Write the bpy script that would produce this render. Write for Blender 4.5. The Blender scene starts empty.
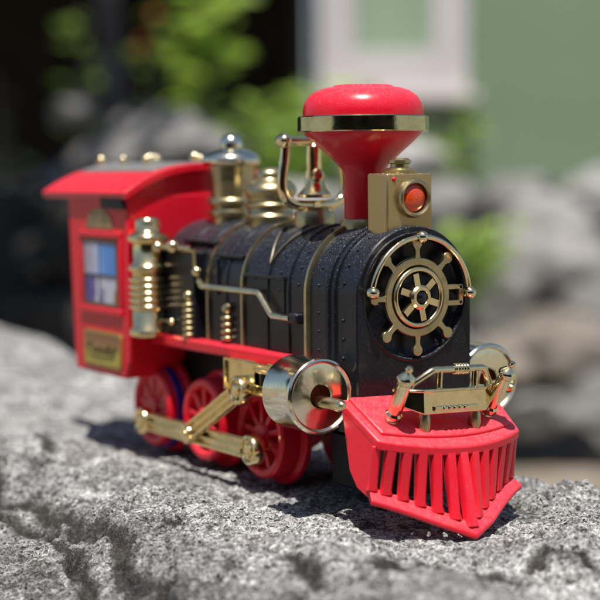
import bpy, bmesh, math, random
import numpy as np
from mathutils import Vector, Matrix, Quaternion
R = math.radians
PI = math.pi
random.seed(7)
scene = bpy.context.scene
C = scene.collection
CM = 0.01
ZT = 0.67                 # height of the toy's own zero level (boiler axis) above the ground


def TW(x, y, z):          # toy centimetres -> world metres
    return Vector((x * CM, y * CM, z * CM + ZT))


# ------------------------------------------------------------------ camera
def cam_axes(a, b, c):
    fwd = Vector((-math.cos(a) * math.cos(b), math.sin(a) * math.cos(b), -math.sin(b)))
    right = fwd.cross(Vector((0, 0, 1))).normalized()
    up = right.cross(fwd)
    r2 = right * math.cos(c) + up * math.sin(c)
    u2 = up * math.cos(c) - right * math.sin(c)
    return r2, u2, fwd


cr, cu, cf = cam_axes(0.5704, 0.0821, -0.0094)
cam = bpy.data.cameras.new('camera')
cam_o = bpy.data.objects.new('camera', cam)
C.objects.link(cam_o)
m = Matrix.Identity(4)
for i in range(3):
    m[i][0], m[i][1], m[i][2] = cr[i], cu[i], -cf[i]
CP = TW(41.5653, -31.1675, 4.1946)
m.translation = CP
cam_o.matrix_world = m
cam.sensor_width = 36
cam.lens = 1581.96 / 600 * 36
cam.clip_start = 0.02
cam.clip_end = 500
cam.dof.use_dof = True
cam.dof.focus_distance = 0.515
cam.dof.aperture_fstop = cam.lens / 10.5
cam.dof.aperture_blades = 0
scene.camera = cam_o

# ------------------------------------------------------------------ light
SUN_EL, SUN_AZ = R(71), R(-37)
w = bpy.data.worlds.new('World')
scene.world = w
w.use_nodes = True
nt = w.node_tree
bg = nt.nodes['Background']
sky = nt.nodes.new('ShaderNodeTexSky')
sky.sky_type = 'NISHITA'
sky.sun_disc = False
sky.sun_elevation = SUN_EL
sky.sun_rotation = PI / 2 - SUN_AZ
nt.links.new(sky.outputs[0], bg.inputs[0])
bg.inputs[1].default_value = 0.08
sun = bpy.data.lights.new('sun', 'SUN')
sun.energy = 5.0
sun.angle = R(0.53)
sun.color = (1.0, 0.96, 0.9)
sun_o = bpy.data.objects.new('sun', sun)
C.objects.link(sun_o)
sdir = Vector((math.cos(SUN_EL) * math.cos(SUN_AZ), math.cos(SUN_EL) * math.sin(SUN_AZ), math.sin(SUN_EL)))
sun_o.rotation_mode = 'QUATERNION'
sun_o.rotation_quaternion = sdir.to_track_quat('Z', 'Y')
sun_o.location = (2, -1, 5)
scene.view_settings.view_transform = 'Standard'
scene.view_settings.look = 'None'
scene.view_settings.gamma = 1
scene.view_settings.exposure = 0.38
scene.view_settings.use_curve_mapping = False

# ------------------------------------------------------------------ materials
def mat(name, col, rough=0.5, metal=0.0, coat=0.0, spec=0.5, sss=0.0):
    mt = bpy.data.materials.new(name)
    mt.use_nodes = True
    b = mt.node_tree.nodes['Principled BSDF']
    b.inputs['Base Color'].default_value = (*col, 1)
    b.inputs['Roughness'].default_value = rough
    b.inputs['Metallic'].default_value = metal
    b.inputs['Coat Weight'].default_value = coat
    b.inputs['Coat Roughness'].default_value = 0.12
    b.inputs['Specular IOR Level'].default_value = spec
    return mt


class N:
    def __init__(s, mt):
        s.t = mt.node_tree
        s.b = s.t.nodes['Principled BSDF']
        s.tc = s.t.nodes.new('ShaderNodeTexCoord')

    def noise(s, scale, detail=4, rough=0.6, coord='Object', dist=0):
        n = s.t.nodes.new('ShaderNodeTexNoise')
        n.inputs['Scale'].default_value = scale
        n.inputs['Detail'].default_value = detail
        n.inputs['Roughness'].default_value = rough
        n.inputs['Distortion'].default_value = dist
        s.t.links.new(s.tc.outputs[coord], n.inputs['Vector'])
        return n.outputs['Fac']

    def voro(s, scale, coord='Object', feature='F1', out='Distance'):
        n = s.t.nodes.new('ShaderNodeTexVoronoi')
        n.feature = feature
        n.inputs['Scale'].default_value = scale
        s.t.links.new(s.tc.outputs[coord], n.inputs['Vector'])
        return n.outputs[out]

    def ramp(s, fac, stops, interp='LINEAR'):
        n = s.t.nodes.new('ShaderNodeValToRGB')
        n.color_ramp.interpolation = interp
        e = n.color_ramp.elements
        while len(e) < len(stops):
            e.new(0.5)
        for el, (p, c) in zip(e, stops):
            el.position = p
            el.color = (*c, 1) if len(c) == 3 else c
        s.t.links.new(fac, n.inputs['Fac'])
        return n.outputs['Color']

    def mix(s, fac, a, b, mode='MIX'):
        n = s.t.nodes.new('ShaderNodeMix')
        n.data_type = 'RGBA'
        n.blend_type = mode
        for sock, v in ((n.inputs['Factor'], fac), (n.inputs['A'], a), (n.inputs['B'], b)):
            if isinstance(v, (int, float)):
                sock.default_value = v
            elif isinstance(v, tuple):
                sock.default_value = (*v, 1)
            else:
                s.t.links.new(v, sock)
        return n.outputs['Result']

    def math(s, op, a, b=0.0):
        n = s.t.nodes.new('ShaderNodeMath')
        n.operation = op
        for sock, v in ((n.inputs[0], a), (n.inputs[1], b)):
            if isinstance(v, (int, float)):
                sock.default_value = v
            else:
                s.t.links.new(v, sock)
        return n.outputs[0]

    def up(s):
        g = s.t.nodes.new('ShaderNodeNewGeometry')
        x = s.t.nodes.new('ShaderNodeSeparateXYZ')
        s.t.links.new(g.outputs['Normal'], x.inputs[0])
        return x.outputs['Z']

    def bump(s, h, strength=0.3, dist=0.0002, prev=None):
        n = s.t.nodes.new('ShaderNodeBump')
        n.inputs['Strength'].default_value = strength
        n.inputs['Distance'].default_value = dist
        s.t.links.new(h, n.inputs['Height'])
        if prev is not None:
            s.t.links.new(prev, n.inputs['Normal'])
        s.t.links.new(n.outputs[0], s.b.inputs['Normal'])
        return n.outputs[0]

    def set(s, name, v):
        s.t.links.new(v, s.b.inputs[name])


W1 = (1, 1, 1)
K0 = (0, 0, 0)


def dusty_sheen(mt, base, dust, amount=0.5, speck=0.66, rough=(0.3, 0.8), scale=1700, film=0.12):
    """base colour + lint and dust specks that lie thicker on upward faces, plus a film painting sheen on tops"""
    n = N(mt)
    sp = n.ramp(n.noise(scale, 2, 0.6), [(speck, K0), (speck + 0.05, W1)])
    pat = n.ramp(n.noise(420, 6, 0.75), [(0.3, (0.25, 0.25, 0.25)), (0.75, W1)])
    upz = n.ramp(n.up(), [(0.1, (0.12, 0.12, 0.12)), (0.95, W1)])
    f1 = n.math('MULTIPLY', sp, n.math('MULTIPLY', pat, amount))
    f1 = n.math('MULTIPLY', f1, upz)
    f2 = n.math('MULTIPLY', n.math('MULTIPLY', pat, upz), film)  # thin dust, and sky sheen put into the colour of upward faces
    f = n.math('MAXIMUM', f1, f2)
    n.set('Base Color', n.mix(f, base, dust))
    rr = n.ramp(f, [(0.0, (rough[0],) * 3), (0.5, (rough[1],) * 3)])
    n.set('Roughness', rr)
    n.bump(n.noise(450, 3, 0.5), 0.12, 0.0001)
    return mt


RED = dusty_sheen(mat('red_plastic', (0.6, 0.005, 0.015), 0.3, spec=0.35), (0.64, 0.005, 0.022), (0.85, 0.42, 0.42), 0.7, 0.62, (0.27, 0.7), 1500, 0.07)
RED_GLOSS = dusty_sheen(mat('glossy_red_plastic', (0.6, 0.004, 0.012), 0.2, spec=0.4), (0.66, 0.005, 0.022), (0.85, 0.45, 0.5), 0.7, 0.62, (0.24, 0.6), 1900, 0.13)  # pale film doubles as painted sheen on the upper faces
RED_PILOT = dusty_sheen(mat('dusty_red_plastic', (0.76, 0.012, 0.035), 0.35), (0.74, 0.007, 0.026), (0.88, 0.5, 0.5), 0.8, 0.62, (0.3, 0.8), 2500, 0.16)
BLACK = dusty_sheen(mat('black_plastic', (0.006, 0.006, 0.008), 0.35, spec=0.3), (0.005, 0.0055, 0.009), (0.36, 0.39, 0.47), 0.9, 0.61, (0.28, 0.75), 1900, 0.075)  # bluish film on tops stands in for sky reflection
BLACK_GLOSS = mat('glossy_black_plastic', (0.006, 0.006, 0.008), 0.12)
BLACK_FLAT = mat('matt_black_plastic', (0.006, 0.006, 0.007), 0.5, spec=0.25)


def goldm(name, col, rough, metal=1.0, var=0.15):
    mt = mat(name, col, rough, metal)
    n = N(mt)
    r = n.ramp(n.noise(260, 5, 0.7), [(0.3, (rough * (1 - var),) * 3), (0.75, (rough * (1 + 2.2 * var),) * 3)])
    n.set('Roughness', r)
    tint = n.ramp(n.noise(150, 7, 0.8), [(0.32, tuple(c * 1.06 for c in col)), (0.55, tuple(c * 0.92 for c in col)), (0.7, tuple(c * 0.62 for c in col))])
    n.set('Base Color', tint)
    n.bump(n.noise(200, 3, 0.5), 0.2, 0.0005)
    return mt


GOLD = goldm('gold_chrome', (0.90, 0.75, 0.45), 0.13)
GOLD_SOFT = goldm('worn_gold_chrome', (0.84, 0.70, 0.41), 0.21)
RINGM = goldm('reflection_dark_gold_chrome', (0.62, 0.56, 0.33), 0.13, 1.0, 0.3)  # darker tone stands in for dark reflections in the ring
GOLD_ROD = goldm('yellow_gold_chrome', (0.93, 0.74, 0.38), 0.16)
CAPM = goldm('pale_gold_chrome', (0.86, 0.79, 0.60), 0.15)
GOLD_SATIN = goldm('satin_gold', (0.50, 0.42, 0.235), 0.3, 0.95)
SILVER = goldm('silver_chrome', (0.85, 0.84, 0.8), 0.12)
GOLDP = dusty_sheen(mat('gold_paint', (0.33, 0.25, 0.13), 0.4, 0.75), (0.42, 0.31, 0.14), (0.68, 0.58, 0.4), 0.8, 0.55, (0.27, 0.6), 1500, 0.10)
DULLG = mat('rubbed_bronze_edge', (0.12, 0.10, 0.075), 0.4, 0.5)
BLUE = mat('blue_rubber', (0.02, 0.03, 0.32), 0.45)
LENSM = mat('orange_red_lens', (0.85, 0.09, 0.015), 0.12, coat=0.6)
GREY_PANEL = dusty_sheen(mat('pale_grey_plastic', (0.5, 0.5, 0.5), 0.4), (0.17, 0.165, 0.16), (0.4, 0.4, 0.4), 0.4, 0.6, (0.35, 0.6), 900, 0.12)

# lens rings
_n = N(LENSM)
_w = _n.t.nodes.new('ShaderNodeTexWave')
_w.wave_type = 'RINGS'
_w.rings_direction = 'X'
_w.inputs['Scale'].default_value = 420
_n.t.links.new(_n.tc.outputs['Object'], _w.inputs['Vector'])
_n.set('Base Color', _n.ramp(_w.outputs['Fac'], [(0.2, (0.58, 0.045, 0.008)), (0.9, (0.66, 0.075, 0.012))]))
_n.bump(_w.outputs['Fac'], 0.16, 0.0002)

# ------------------------------------------------------------------ mesh helpers
ORG = {}


class MB:
    """collects shapes (toy centimetres) and links them as ONE mesh object"""

    def __init__(s):
        s.bm = bmesh.new()

    def face(s, vs):
        try:
            return s.bm.faces.new(vs)
        except ValueError:
            return None

    def box(s, c, d, rot=None):
        vs = []
        for sx in (-1, 1):
            for sy in (-1, 1):
                for sz in (-1, 1):
                    v = Vector((sx * d[0] / 2, sy * d[1] / 2, sz * d[2] / 2))
                    if rot is not None:
                        v = rot @ v
                    vs.append(s.bm.verts.new(v + Vector(c)))
        for q in ((0, 1, 3, 2), (4, 6, 7, 5), (0, 4, 5, 1), (2, 3, 7, 6), (0, 2, 6, 4), (1, 5, 7, 3)):
            s.face([vs[i] for i in q])
        return s

    def prism(s, poly, axis, a0, a1):
        """poly: 2D points in the two other axes (x: y,z / y: x,z / z: x,y)"""
        def P(p, a):
            return {'x': (a, p[0], p[1]), 'y': (p[0], a, p[1]), 'z': (p[0], p[1], a)}[axis]
        A = [s.bm.verts.new(P(p, a0)) for p in poly]
        Bv = [s.bm.verts.new(P(p, a1)) for p in poly]
        s.face(A)
        s.face(list(reversed(Bv)))
        n = len(poly)
        for i in range(n):
            s.face([A[i], A[(i + 1) % n], Bv[(i + 1) % n], Bv[i]])
        return s

    def lathe(s, prof, c, axis='z', seg=40, rot=None):
        """prof: (radius, height along axis)"""
        rings = []
        for r, h in prof:
            ring = []
            if r < 1e-6:
                p = {'z': (0, 0, h), 'x': (h, 0, 0), 'y': (0, h, 0)}[axis]
                p = Vector(p)
                if rot is not None:
                    p = rot @ p
                ring = [s.bm.verts.new(p + Vector(c))]
            else:
                for k in range(seg):
                    t = 2 * PI * k / seg
                    a, b = r * math.cos(t), r * math.sin(t)
                    p = Vector({'z': (a, b, h), 'x': (h, a, b), 'y': (a, h, b)}[axis])
                    if rot is not None:
                        p = rot @ p
                    ring.append(s.bm.verts.new(p + Vector(c)))
            rings.append(ring)
        for A, Bv in zip(rings, rings[1:]):
            if len(A) == 1 and len(Bv) == 1:
                continue
            for k in range(seg):
                k2 = (k + 1) % seg
                if len(A) == 1:
                    s.face([A[0], Bv[k2], Bv[k]])
                elif len(Bv) == 1:
                    s.face([A[k], A[k2], Bv[0]])
                else:
                    s.face([A[k], A[k2], Bv[k2], Bv[k]])
        if len(rings[0]) > 1 and rings[0] is not rings[-1]:
            if abs(prof[0][0] - prof[-1][0]) > 1e-6 or abs(prof[0][1] - prof[-1][1]) > 1e-6:
                s.face(list(reversed(rings[0])))
                if len(rings[-1]) > 1:
                    s.face(rings[-1])
        return s

    def torus(s, Rr, r, c, axis='x', seg=64, seg2=12):
        prof = [(Rr + r * math.cos(2 * PI * k / seg2), r * math.sin(2 * PI * k / seg2)) for k in range(seg2 + 1)]
        return s.lathe(prof, c, axis, seg)

    def ball(s, c, r, seg=20, sq=1.0):
        prof = [(r * math.sin(PI * k / 12), -r * sq * math.cos(PI * k / 12)) for k in range(13)]
        prof[0] = (0, -r * sq)
        prof[-1] = (0, r * sq)
        return s.lathe(prof, c, 'z', seg)

    def tube(s, pts, r, seg=14, flat=None):
        pts = [Vector(p) for p in pts]
        rr = r if isinstance(r, (list, tuple)) else [r] * len(pts)
        rings = []
        n = len(pts)
        prev = None
        for i, p in enumerate(pts):
            if i == 0:
                t = pts[1] - pts[0]
            elif i == n - 1:
                t = pts[-1] - pts[-2]
            else:
                t = (pts[i + 1] - p).normalized() + (p - pts[i - 1]).normalized()
            t.normalize()
            if prev is None:
                ref = Vector((0, 0, 1)) if abs(t.z) < 0.9 else Vector((1, 0, 0))
                a = t.cross(ref).normalized()
            else:
                a = (prev - t * prev.dot(t)).normalized()
            prev = a
            b = t.cross(a)
            k = 1.0
            if 0 < i < n - 1:
                cth = (pts[i + 1] - p).normalized().dot((p - pts[i - 1]).normalized())
                k = 1 / max(0.6, math.sqrt(max(0.0, (1 + cth) / 2)))
            rings.append([s.bm.verts.new(p + (a * math.cos(2 * PI * j / seg) + b * math.sin(2 * PI * j / seg)) * rr[i] * (k if n < 6 else 1)) for j in range(seg)])
        for A, Bv in zip(rings, rings[1:]):
            for j in range(seg):
                s.face([A[j], A[(j + 1) % seg], Bv[(j + 1) % seg], Bv[j]])
        s.face(list(reversed(rings[0])))
        s.face(rings[-1])
        return s

    def done(s, name, mt, parent=None, org=(0, 0, 0), bevel=0, angle=32, flat=False, segs=2, mirror=False, scale=CM):
        bmesh.ops.remove_doubles(s.bm, verts=s.bm.verts, dist=1e-5)
        if mirror:
            for v in s.bm.verts:
                v.co.y = -v.co.y
            bmesh.ops.reverse_faces(s.bm, faces=s.bm.faces)
        bmesh.ops.recalc_face_normals(s.bm, faces=s.bm.faces)
        o3 = Vector(org)
        for v in s.bm.verts:
            v.co = (v.co - o3) * scale
        me = bpy.data.meshes.new(name)
        s.bm.to_mesh(me)
        s.bm.free()
        me.materials.append(mt)
        if not flat:
            me.polygons.foreach_set('use_smooth', [True] * len(me.polygons))
            me.set_sharp_from_angle(angle=R(angle))
        o = bpy.data.objects.new(name, me)
        C.objects.link(o)
        if bevel:
            bv = o.modifiers.new('edge', 'BEVEL')
            bv.width = bevel * scale
            bv.segments = segs
            bv.limit_method = 'ANGLE'
            bv.angle_limit = R(38)
            bv.harden_normals = False
        if parent is not None:
            o.parent = parent
            o.location = (o3 - ORG[parent.name]) * scale
            ORG[o.name] = o3
        return o


def tag(o, label, cat=None, group=None, kind=None):
    if label:
        o['label'] = label
    if cat:
        o['category'] = cat
    if group:
        o['group'] = group
    if kind:
        o['kind'] = kind
    return o


# ------------------------------------------------------------------ value noise (numpy)
def hsh(ix, iy, seed):
    n = (ix.astype(np.int64) * 374761393 + iy.astype(np.int64) * 668265263 + seed * 974711) & 0x7fffffff
    n = ((n ^ (n >> 13)) * 1274126177) & 0x7fffffff
    n = (n ^ (n >> 16)) & 0xffff
    return n / 65535.0


def vn(x, y, seed=0):
    ix, iy = np.floor(x), np.floor(y)
    fx, fy = x - ix, y - iy
    fx = fx * fx * (3 - 2 * fx)
    fy = fy * fy * (3 - 2 * fy)
    a, b = hsh(ix, iy, seed), hsh(ix + 1, iy, seed)
    c, d = hsh(ix, iy + 1, seed), hsh(ix + 1, iy + 1, seed)
    return (a + (b - a) * fx) * (1 - fy) + (c + (d - c) * fx) * fy - 0.5


def fbm(x, y, f, octv, seed=0, gain=0.55):
    s = 0
    a = 1.0
    for k in range(octv):
        ca, sa = math.cos(k * 1.3), math.sin(k * 1.3)
        s = s + a * vn((x * ca - y * sa) * f + 17.3 * k, (x * sa + y * ca) * f - 9.1 * k, seed + k)
        a *= gain
        f *= 2.03
    return s


# ------------------------------------------------------------------ ground
def BW(D, px, z=0.0):
    """a place in the garden: D metres ahead of the camera, sideways by bearing"""
    f = Vector((cf.x, cf.y, 0)).normalized()
    r = Vector((-f.y, f.x, 0)) * -1
    p = Vector((CP.x, CP.y, 0)) + f * D + r * ((px - 300) / 1582 * D)
    return Vector((p.x, p.y, z))


FH = Vector((cf.x, cf.y, 0)).normalized()
RH = Vector((FH.y, -FH.x, 0))
GARDEN_ROT = math.atan2(RH.y, RH.x)      # local x = to the right, local y = away

SOIL = mat('dry_soil', (0.16, 0.12, 0.09), 0.95)
n = N(SOIL)
n.set('Base Color', n.mix(n.ramp(n.noise(2.2, 6, 0.65), [(0.4, K0), (0.62, W1)]), n.ramp(n.noise(14, 6, 0.7), [(0.3, (0.17, 0.13, 0.10)), (0.7, (0.42, 0.34, 0.28))]), n.ramp(n.noise(30, 4, 0.7), [(0.3, (0.06, 0.07, 0.03)), (0.7, (0.2, 0.19, 0.12))])))
n.bump(n.noise(25, 6, 0.7), 0.7, 0.03)
mb = MB()
G = 90
bmv = {}
xs = np.linspace(-1, 1, G + 1)
for i, a in enumerate(xs):
    for j, b in enumerate(xs):
        X = np.sign(a) * abs(a) ** 3 * 150 - 3
        Y = np.sign(b) * abs(b) ** 3 * 150 + 2
        Z = 0.04 * float(fbm(np.array([X]), np.array([Y]), 0.9, 3, 3)[0]) - 0.03
        bmv[i, j] = mb.bm.verts.new((X, Y, Z))
for i in range(G):
    for j in range(G):
        mb.face([bmv[i, j], bmv[i + 1, j], bmv[i + 1, j + 1], bmv[i, j + 1]])
ground = mb.done('ground', SOIL, scale=1)
ground['kind'] = 'structure'

# ------------------------------------------------------------------ the boulder under the toy
CRACKS = [
    ([(-16, -8.6), (-12.6, -9.5), (-12.0, -9.0), (-9.9, -8.8), (-7.6, -9.05), (-5.4, -9.46)], 0.22, 0.36),
    ([(-6.03, -8.79), (-3.98, -9.05), (-2.36, -9.64), (-0.53, -10.32), (0.61, -10.47)], 0.24, 0.36),
    ([(0.91, -10.06), (2.2, -10.32), (2.87, -10.46), (4.5, -11)], 0.2, 0.5),
    ([(-10.85, -10.28), (-8.39, -9.82), (-5.67, -10.3), (-3.22, -10.72), (-0.88, -11.41), (0.35, -11.81)], 0.22, 0.35),
    ([(2.71, -6.85), (4.26, -7.32), (5.76, -7.7)], 0.18, 0.3),
    ([(6.24, -5.43), (5.5, -3.82), (6.6, -3.43), (7.11, -2.33), (8.2, -1.5)], 0.2, 0.38),
    ([(6.87, -0.61), (6.73, 0.69), (8.14, 0.37)], 0.16, 0.3),
    ([(-30, -4), (-24, -5.5), (-19, -5.0), (-15, -6.6)], 0.15, 0.2),
    ([(-60, 3), (-48, -1), (-38, -2), (-30, -6)], 0.3, 0.4),
]


def seg_dist(x, y, pts):
    d = np.full(x.shape, 1e9)
    for (x0, y0), (x1, y1) in zip(pts, pts[1:]):
        dx, dy = x1 - x0, y1 - y0
        t = np.clip(((x - x0) * dx + (y - y0) * dy) / (dx * dx + dy * dy), 0, 1)
        d = np.minimum(d, np.hypot(x - x0 - t * dx, y - y0 - t * dy))
    return d


def rock_h(x, y):
    """height of the boulder's top in toy centimetres"""
    b = -7.12 + 0.00085 * np.clip(-x - 14, 0, None) ** 2
    b = b + 0.5 * fbm(x, y, 0.03, 2, 5)
    wob = 1.6 * fbm(x, y, 0.12, 3, 8)
    yn = -5.0 + wob
    t = np.clip(yn - y, 0, None)
    b = b - 0.02 * t ** 2 - 0.0016 * np.clip(t - 9, 0, None) ** 3
    ye = 6.4 + 0.8 * wob + 0.06 * np.clip(-x - 20, 0, None)
    t2 = np.clip(y - ye, 0, None)
    b = b - 0.06 * t2 ** 2 - 1.3 * t2
    tx = np.clip(x - 16, 0, None)
    b = b - 0.03 * tx ** 2
    tb = np.clip(-x - 95, 0, None)
    b = b - 0.03 * tb ** 2
    # pilot end: the stone drops away a little
    b = b - 0.42 / (1 + np.exp(-(x - 0.9) * 2.2)) * np.exp(-np.clip(np.abs(y) - 2.6, 0, None) ** 2 / 3)
    foot = np.exp(-np.clip(np.abs(y) - 2.6, 0, None) ** 2 / 1.5) * (1 / (1 + np.exp((x - 3.6) * 2))) * (1 / (1 + np.exp(-(x + 22) * 1)))
    amp = 1 - 0.86 * foot
    und = 1.0 * fbm(x, y, 0.17, 3, 11) + 0.55 * np.clip(fbm(x, y, 0.33, 3, 21), -0.5, 0.3)
    for pts, wd, dp in CRACKS:
        d = seg_dist(x + 0.5 * fbm(x, y, 0.9, 2, 31), y + 0.5 * fbm(x, y, 0.9, 2, 41), pts)
        b = b - 1.1 * dp * np.exp(-(d / wd) ** 2) * (0.55 + 0.9 * np.clip(fbm(x, y, 0.5, 2, 51) + 0.5, 0, 1))
    ycr = np.interp(x, [-60, -30, -16, -12, -9.9, -7.6, -5.4, -2.4, 0.6, 3, 6, 12], [-4.0, -6.2, -8.6, -9.1, -8.85, -9.05, -9.45, -9.8, -10.6, -11.5, -13, -16])
    ycr = ycr + 0.5 * fbm(x, y, 0.9, 2, 31)
    st = np.clip((ycr - y) / 0.5, 0, 1)
    b = b - 0.15 * st * st * (3 - 2 * st)
    h = b + und * amp
    gr = 0.22 * fbm(x, y, 1.1, 2, 61) + 0.15 * fbm(x, y, 3.1, 2, 63, 0.6)
    pit = np.clip(fbm(x, y, 1.7, 3, 71, 0.65) - 0.22, 0, None)
    h = h + gr * (1 - 0.45 * foot) - 0.6 * pit * (1 - 0.7 * foot)
    h = h + 0.10 * vn(x * 7.3, y * 7.3, 81) + 0.06 * vn(x * 13.1 + 3, y * 13.1, 83)
    # nothing pokes into the wheels or the pilot
    cap = -7.035 - 0.40 / (1 + np.exp(-(x - 0.6) * 3))
    fm = foot > 0.35
    h = h + (-7.50 - h) * np.exp(-((x - 3.3) ** 2 + y ** 2) / 0.35)
    h = np.where(fm & (x < 2.6), np.minimum(h, cap + 0.02 * vn(x * 5, y * 5, 91)), h)
    return h


def warp(a0, a1, dense0, dense1, step, growth=1.06, maxstep=3.0):
    c = list(np.arange(dense0, dense1, step))
    s_ = step
    v = c[0]
    left = []
    while v > a0:
        s_ = min(s_ * growth, maxstep)
        v -= s_
        left.append(v)
    s_ = step
    v = c[-1]
    right = []
    while v < a1:
        s_ = min(s_ * growth, maxstep)
        v += s_
        right.append(v)
    return np.array(left[::-1] + c + right)


gx = warp(-150, 60, -13, 11.5, 0.062)
gy = warp(-60, 40, -12.5, 6.6, 0.062)
XX, YY = np.meshgrid(gx, gy, indexing='ij')
ZZ = rock_h(XX, YY)
floor_z = -70.0
ZZ = np.maximum(ZZ, floor_z)
nx, ny = XX.shape
me = bpy.data.meshes.new('boulder')
co = np.stack([XX * CM, YY * CM, ZZ * CM + ZT], -1).reshape(-1, 3)
idx = np.arange(nx * ny).reshape(nx, ny)
fc = np.stack([idx[:-1, :-1], idx[1:, :-1], idx[1:, 1:], idx[:-1, 1:]], -1).reshape(-1, 4)
me.vertices.add(len(co))
me.vertices.foreach_set('co', co.astype(np.float32).ravel())
dirt_shade = np.zeros_like(XX)  # cracks and pits darkened: dirt, and their shade put into the colour
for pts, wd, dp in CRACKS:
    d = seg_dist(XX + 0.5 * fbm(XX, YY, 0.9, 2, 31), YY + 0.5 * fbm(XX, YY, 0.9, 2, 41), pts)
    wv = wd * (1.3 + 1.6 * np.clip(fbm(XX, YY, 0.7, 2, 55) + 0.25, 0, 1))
    dirt_shade = np.maximum(dirt_shade, np.clip(1.5 * np.exp(-(d / wv) ** 2) - 0.1, 0, 1))
dirt_shade = np.maximum(dirt_shade, np.clip((fbm(XX, YY, 1.7, 3, 71, 0.65) - 0.3) * 5, 0, 0.9))
near_dark = np.clip((-7.6 - YY + 0.15 * XX - 1.2 + 3.0 * fbm(XX, YY, 0.25, 4, 171, 0.6)) / 2.5, 0, 1)  # darker patches towards the near side
dirt_shade = np.maximum(dirt_shade, 0.75 * near_dark * np.clip(0.6 + 1.2 * fbm(XX, YY, 1.1, 3, 175, 0.7), 0, 1))
me.loops.add(fc.size)
me.loops.foreach_set('vertex_index', fc.astype(np.int32).ravel())
me.polygons.add(len(fc))
me.polygons.foreach_set('loop_start', np.arange(0, fc.size, 4, dtype=np.int32))
me.polygons.foreach_set('loop_total', np.full(len(fc), 4, dtype=np.int32))
me.polygons.foreach_set('use_smooth', [True] * len(fc))
me.update()
me.validate()
STONE = mat('lichened_granite', (0.3, 0.3, 0.3), 0.9, spec=0.25)
n = N(STONE)
big = n.noise(13, 5, 0.6)
mid = n.noise(110, 8, 0.82)
fine = n.noise(380, 8, 0.9)
cells = n.voro(1150, out='Color')
cells2 = n.voro(2300, out='Color')
col = n.ramp(mid, [(0.38, (0.14, 0.137, 0.132)), (0.46, (0.36, 0.353, 0.342)), (0.54, (0.56, 0.55, 0.53)), (0.66, (0.74, 0.73, 0.70))])
col = n.mix(n.ramp(big, [(0.42, K0), (0.56, (0.6, 0.6, 0.6))]), col, (0.2, 0.197, 0.193), 'MIX')
col = n.mix(n.ramp(n.noise(36, 6, 0.75), [(0.5, K0), (0.62, (0.5, 0.5, 0.5))]), col, (0.62, 0.605, 0.58), 'MIX')
col = n.mix(n.ramp(n.noise(48, 5, 0.7), [(0.58, K0), (0.68, (0.22, 0.22, 0.22))]), col, (0.30, 0.22, 0.16))
grain = n.ramp(fine, [(0.36, (0.12, 0.12, 0.12)), (0.46, (0.62, 0.62, 0.62)), (0.54, (1.05, 1.05, 1.05)), (0.66, (1.5, 1.5, 1.5))])
col = n.mix(1.0, col, grain, 'MULTIPLY')
col = n.mix(1.0, col, n.ramp(cells, [(0.12, (0.12, 0.12, 0.12)), (0.36, (0.75, 0.75, 0.75)), (0.75, (1.35, 1.35, 1.35))]), 'MULTIPLY')
col = n.mix(1.0, col, n.ramp(cells2, [(0.12, (0.35, 0.35, 0.35)), (0.4, (0.95, 0.95, 0.95)), (0.85, (1.25, 1.25, 1.25))]), 'MULTIPLY')
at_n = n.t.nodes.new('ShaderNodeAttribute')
at_n.attribute_name = 'dirt_shade'
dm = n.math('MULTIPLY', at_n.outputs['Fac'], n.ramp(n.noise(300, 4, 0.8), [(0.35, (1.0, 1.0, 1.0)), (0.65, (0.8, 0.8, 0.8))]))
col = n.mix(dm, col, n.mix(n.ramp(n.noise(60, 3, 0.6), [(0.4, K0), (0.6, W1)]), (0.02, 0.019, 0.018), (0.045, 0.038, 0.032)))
n.set('Base Color', col)
b1 = n.bump(fine, 0.7, 0.0009)
b2 = n.bump(n.voro(1150), 0.7, 0.0006, b1)
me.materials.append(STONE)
boulder = bpy.data.objects.new('boulder', me)
C.objects.link(boulder)
at = me.attributes.new('dirt_shade', 'FLOAT', 'POINT')
at.data.foreach_set('value', dirt_shade.astype(np.float32).ravel())
tag(boulder, 'big weathered grey granite boulder with cracks, the toy train stands on it', 'boulder')

# ------------------------------------------------------------------ the toy locomotive
RO = Vector((-9, 0, -7.03))
toy = bpy.data.objects.new('toy_locomotive', None)
toy.empty_display_size = 0.03
C.objects.link(toy)
toy.location = TW(*RO)
ORG[toy.name] = RO
tag(toy, 'red, black and gold plastic toy steam locomotive standing on the grey boulder', 'toy train')

RB = 2.33


def outline(o, zb, nseg=44, Rr=RB):
    pts = [((Rr + o) * math.cos(PI * k / nseg), (Rr + o) * math.sin(PI * k / nseg)) for k in range(nseg + 1)]
    pts.append((-(Rr + o), zb))
    pts.append((Rr + o, zb))
    return pts


def loft(mb, secs, zb=-4.4, cap0=True, cap1=True):
    rings = []
    for x, o in secs:
        rings.append([mb.bm.verts.new((x, y, z)) for y, z in outline(o, zb)])
    nn = len(rings[0])
    for A, Bv in zip(rings, rings[1:]):
        for k in range(nn):
            mb.face([A[k], A[(k + 1) % nn], Bv[(k + 1) % nn], Bv[k]])
    if cap0:
        mb.face(rings[0])
    if cap1:
        mb.face(list(reversed(rings[-1])))
    return rings


# smokebox: front drum with a dished front face
mb = MB()
secs = [(0.0, -0.04), (-0.06, 0.0), (-0.5, 0.0), (-0.55, -0.05), (-1.25, -0.05), (-1.28, 0.03), (-1.36, 0.06), (-1.44, 0.03), (-1.5, -0.06),
        (-1.62, -0.06), (-1.65, 0.02), (-1.73, 0.05), (-1.81, 0.02), (-1.84, -0.03), (-2.8, -0.03), (-2.84, -0.1), (-3.02, -0.1)]
rings = loft(mb, secs, cap0=False, cap1=True)
out = rings[0]
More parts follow.
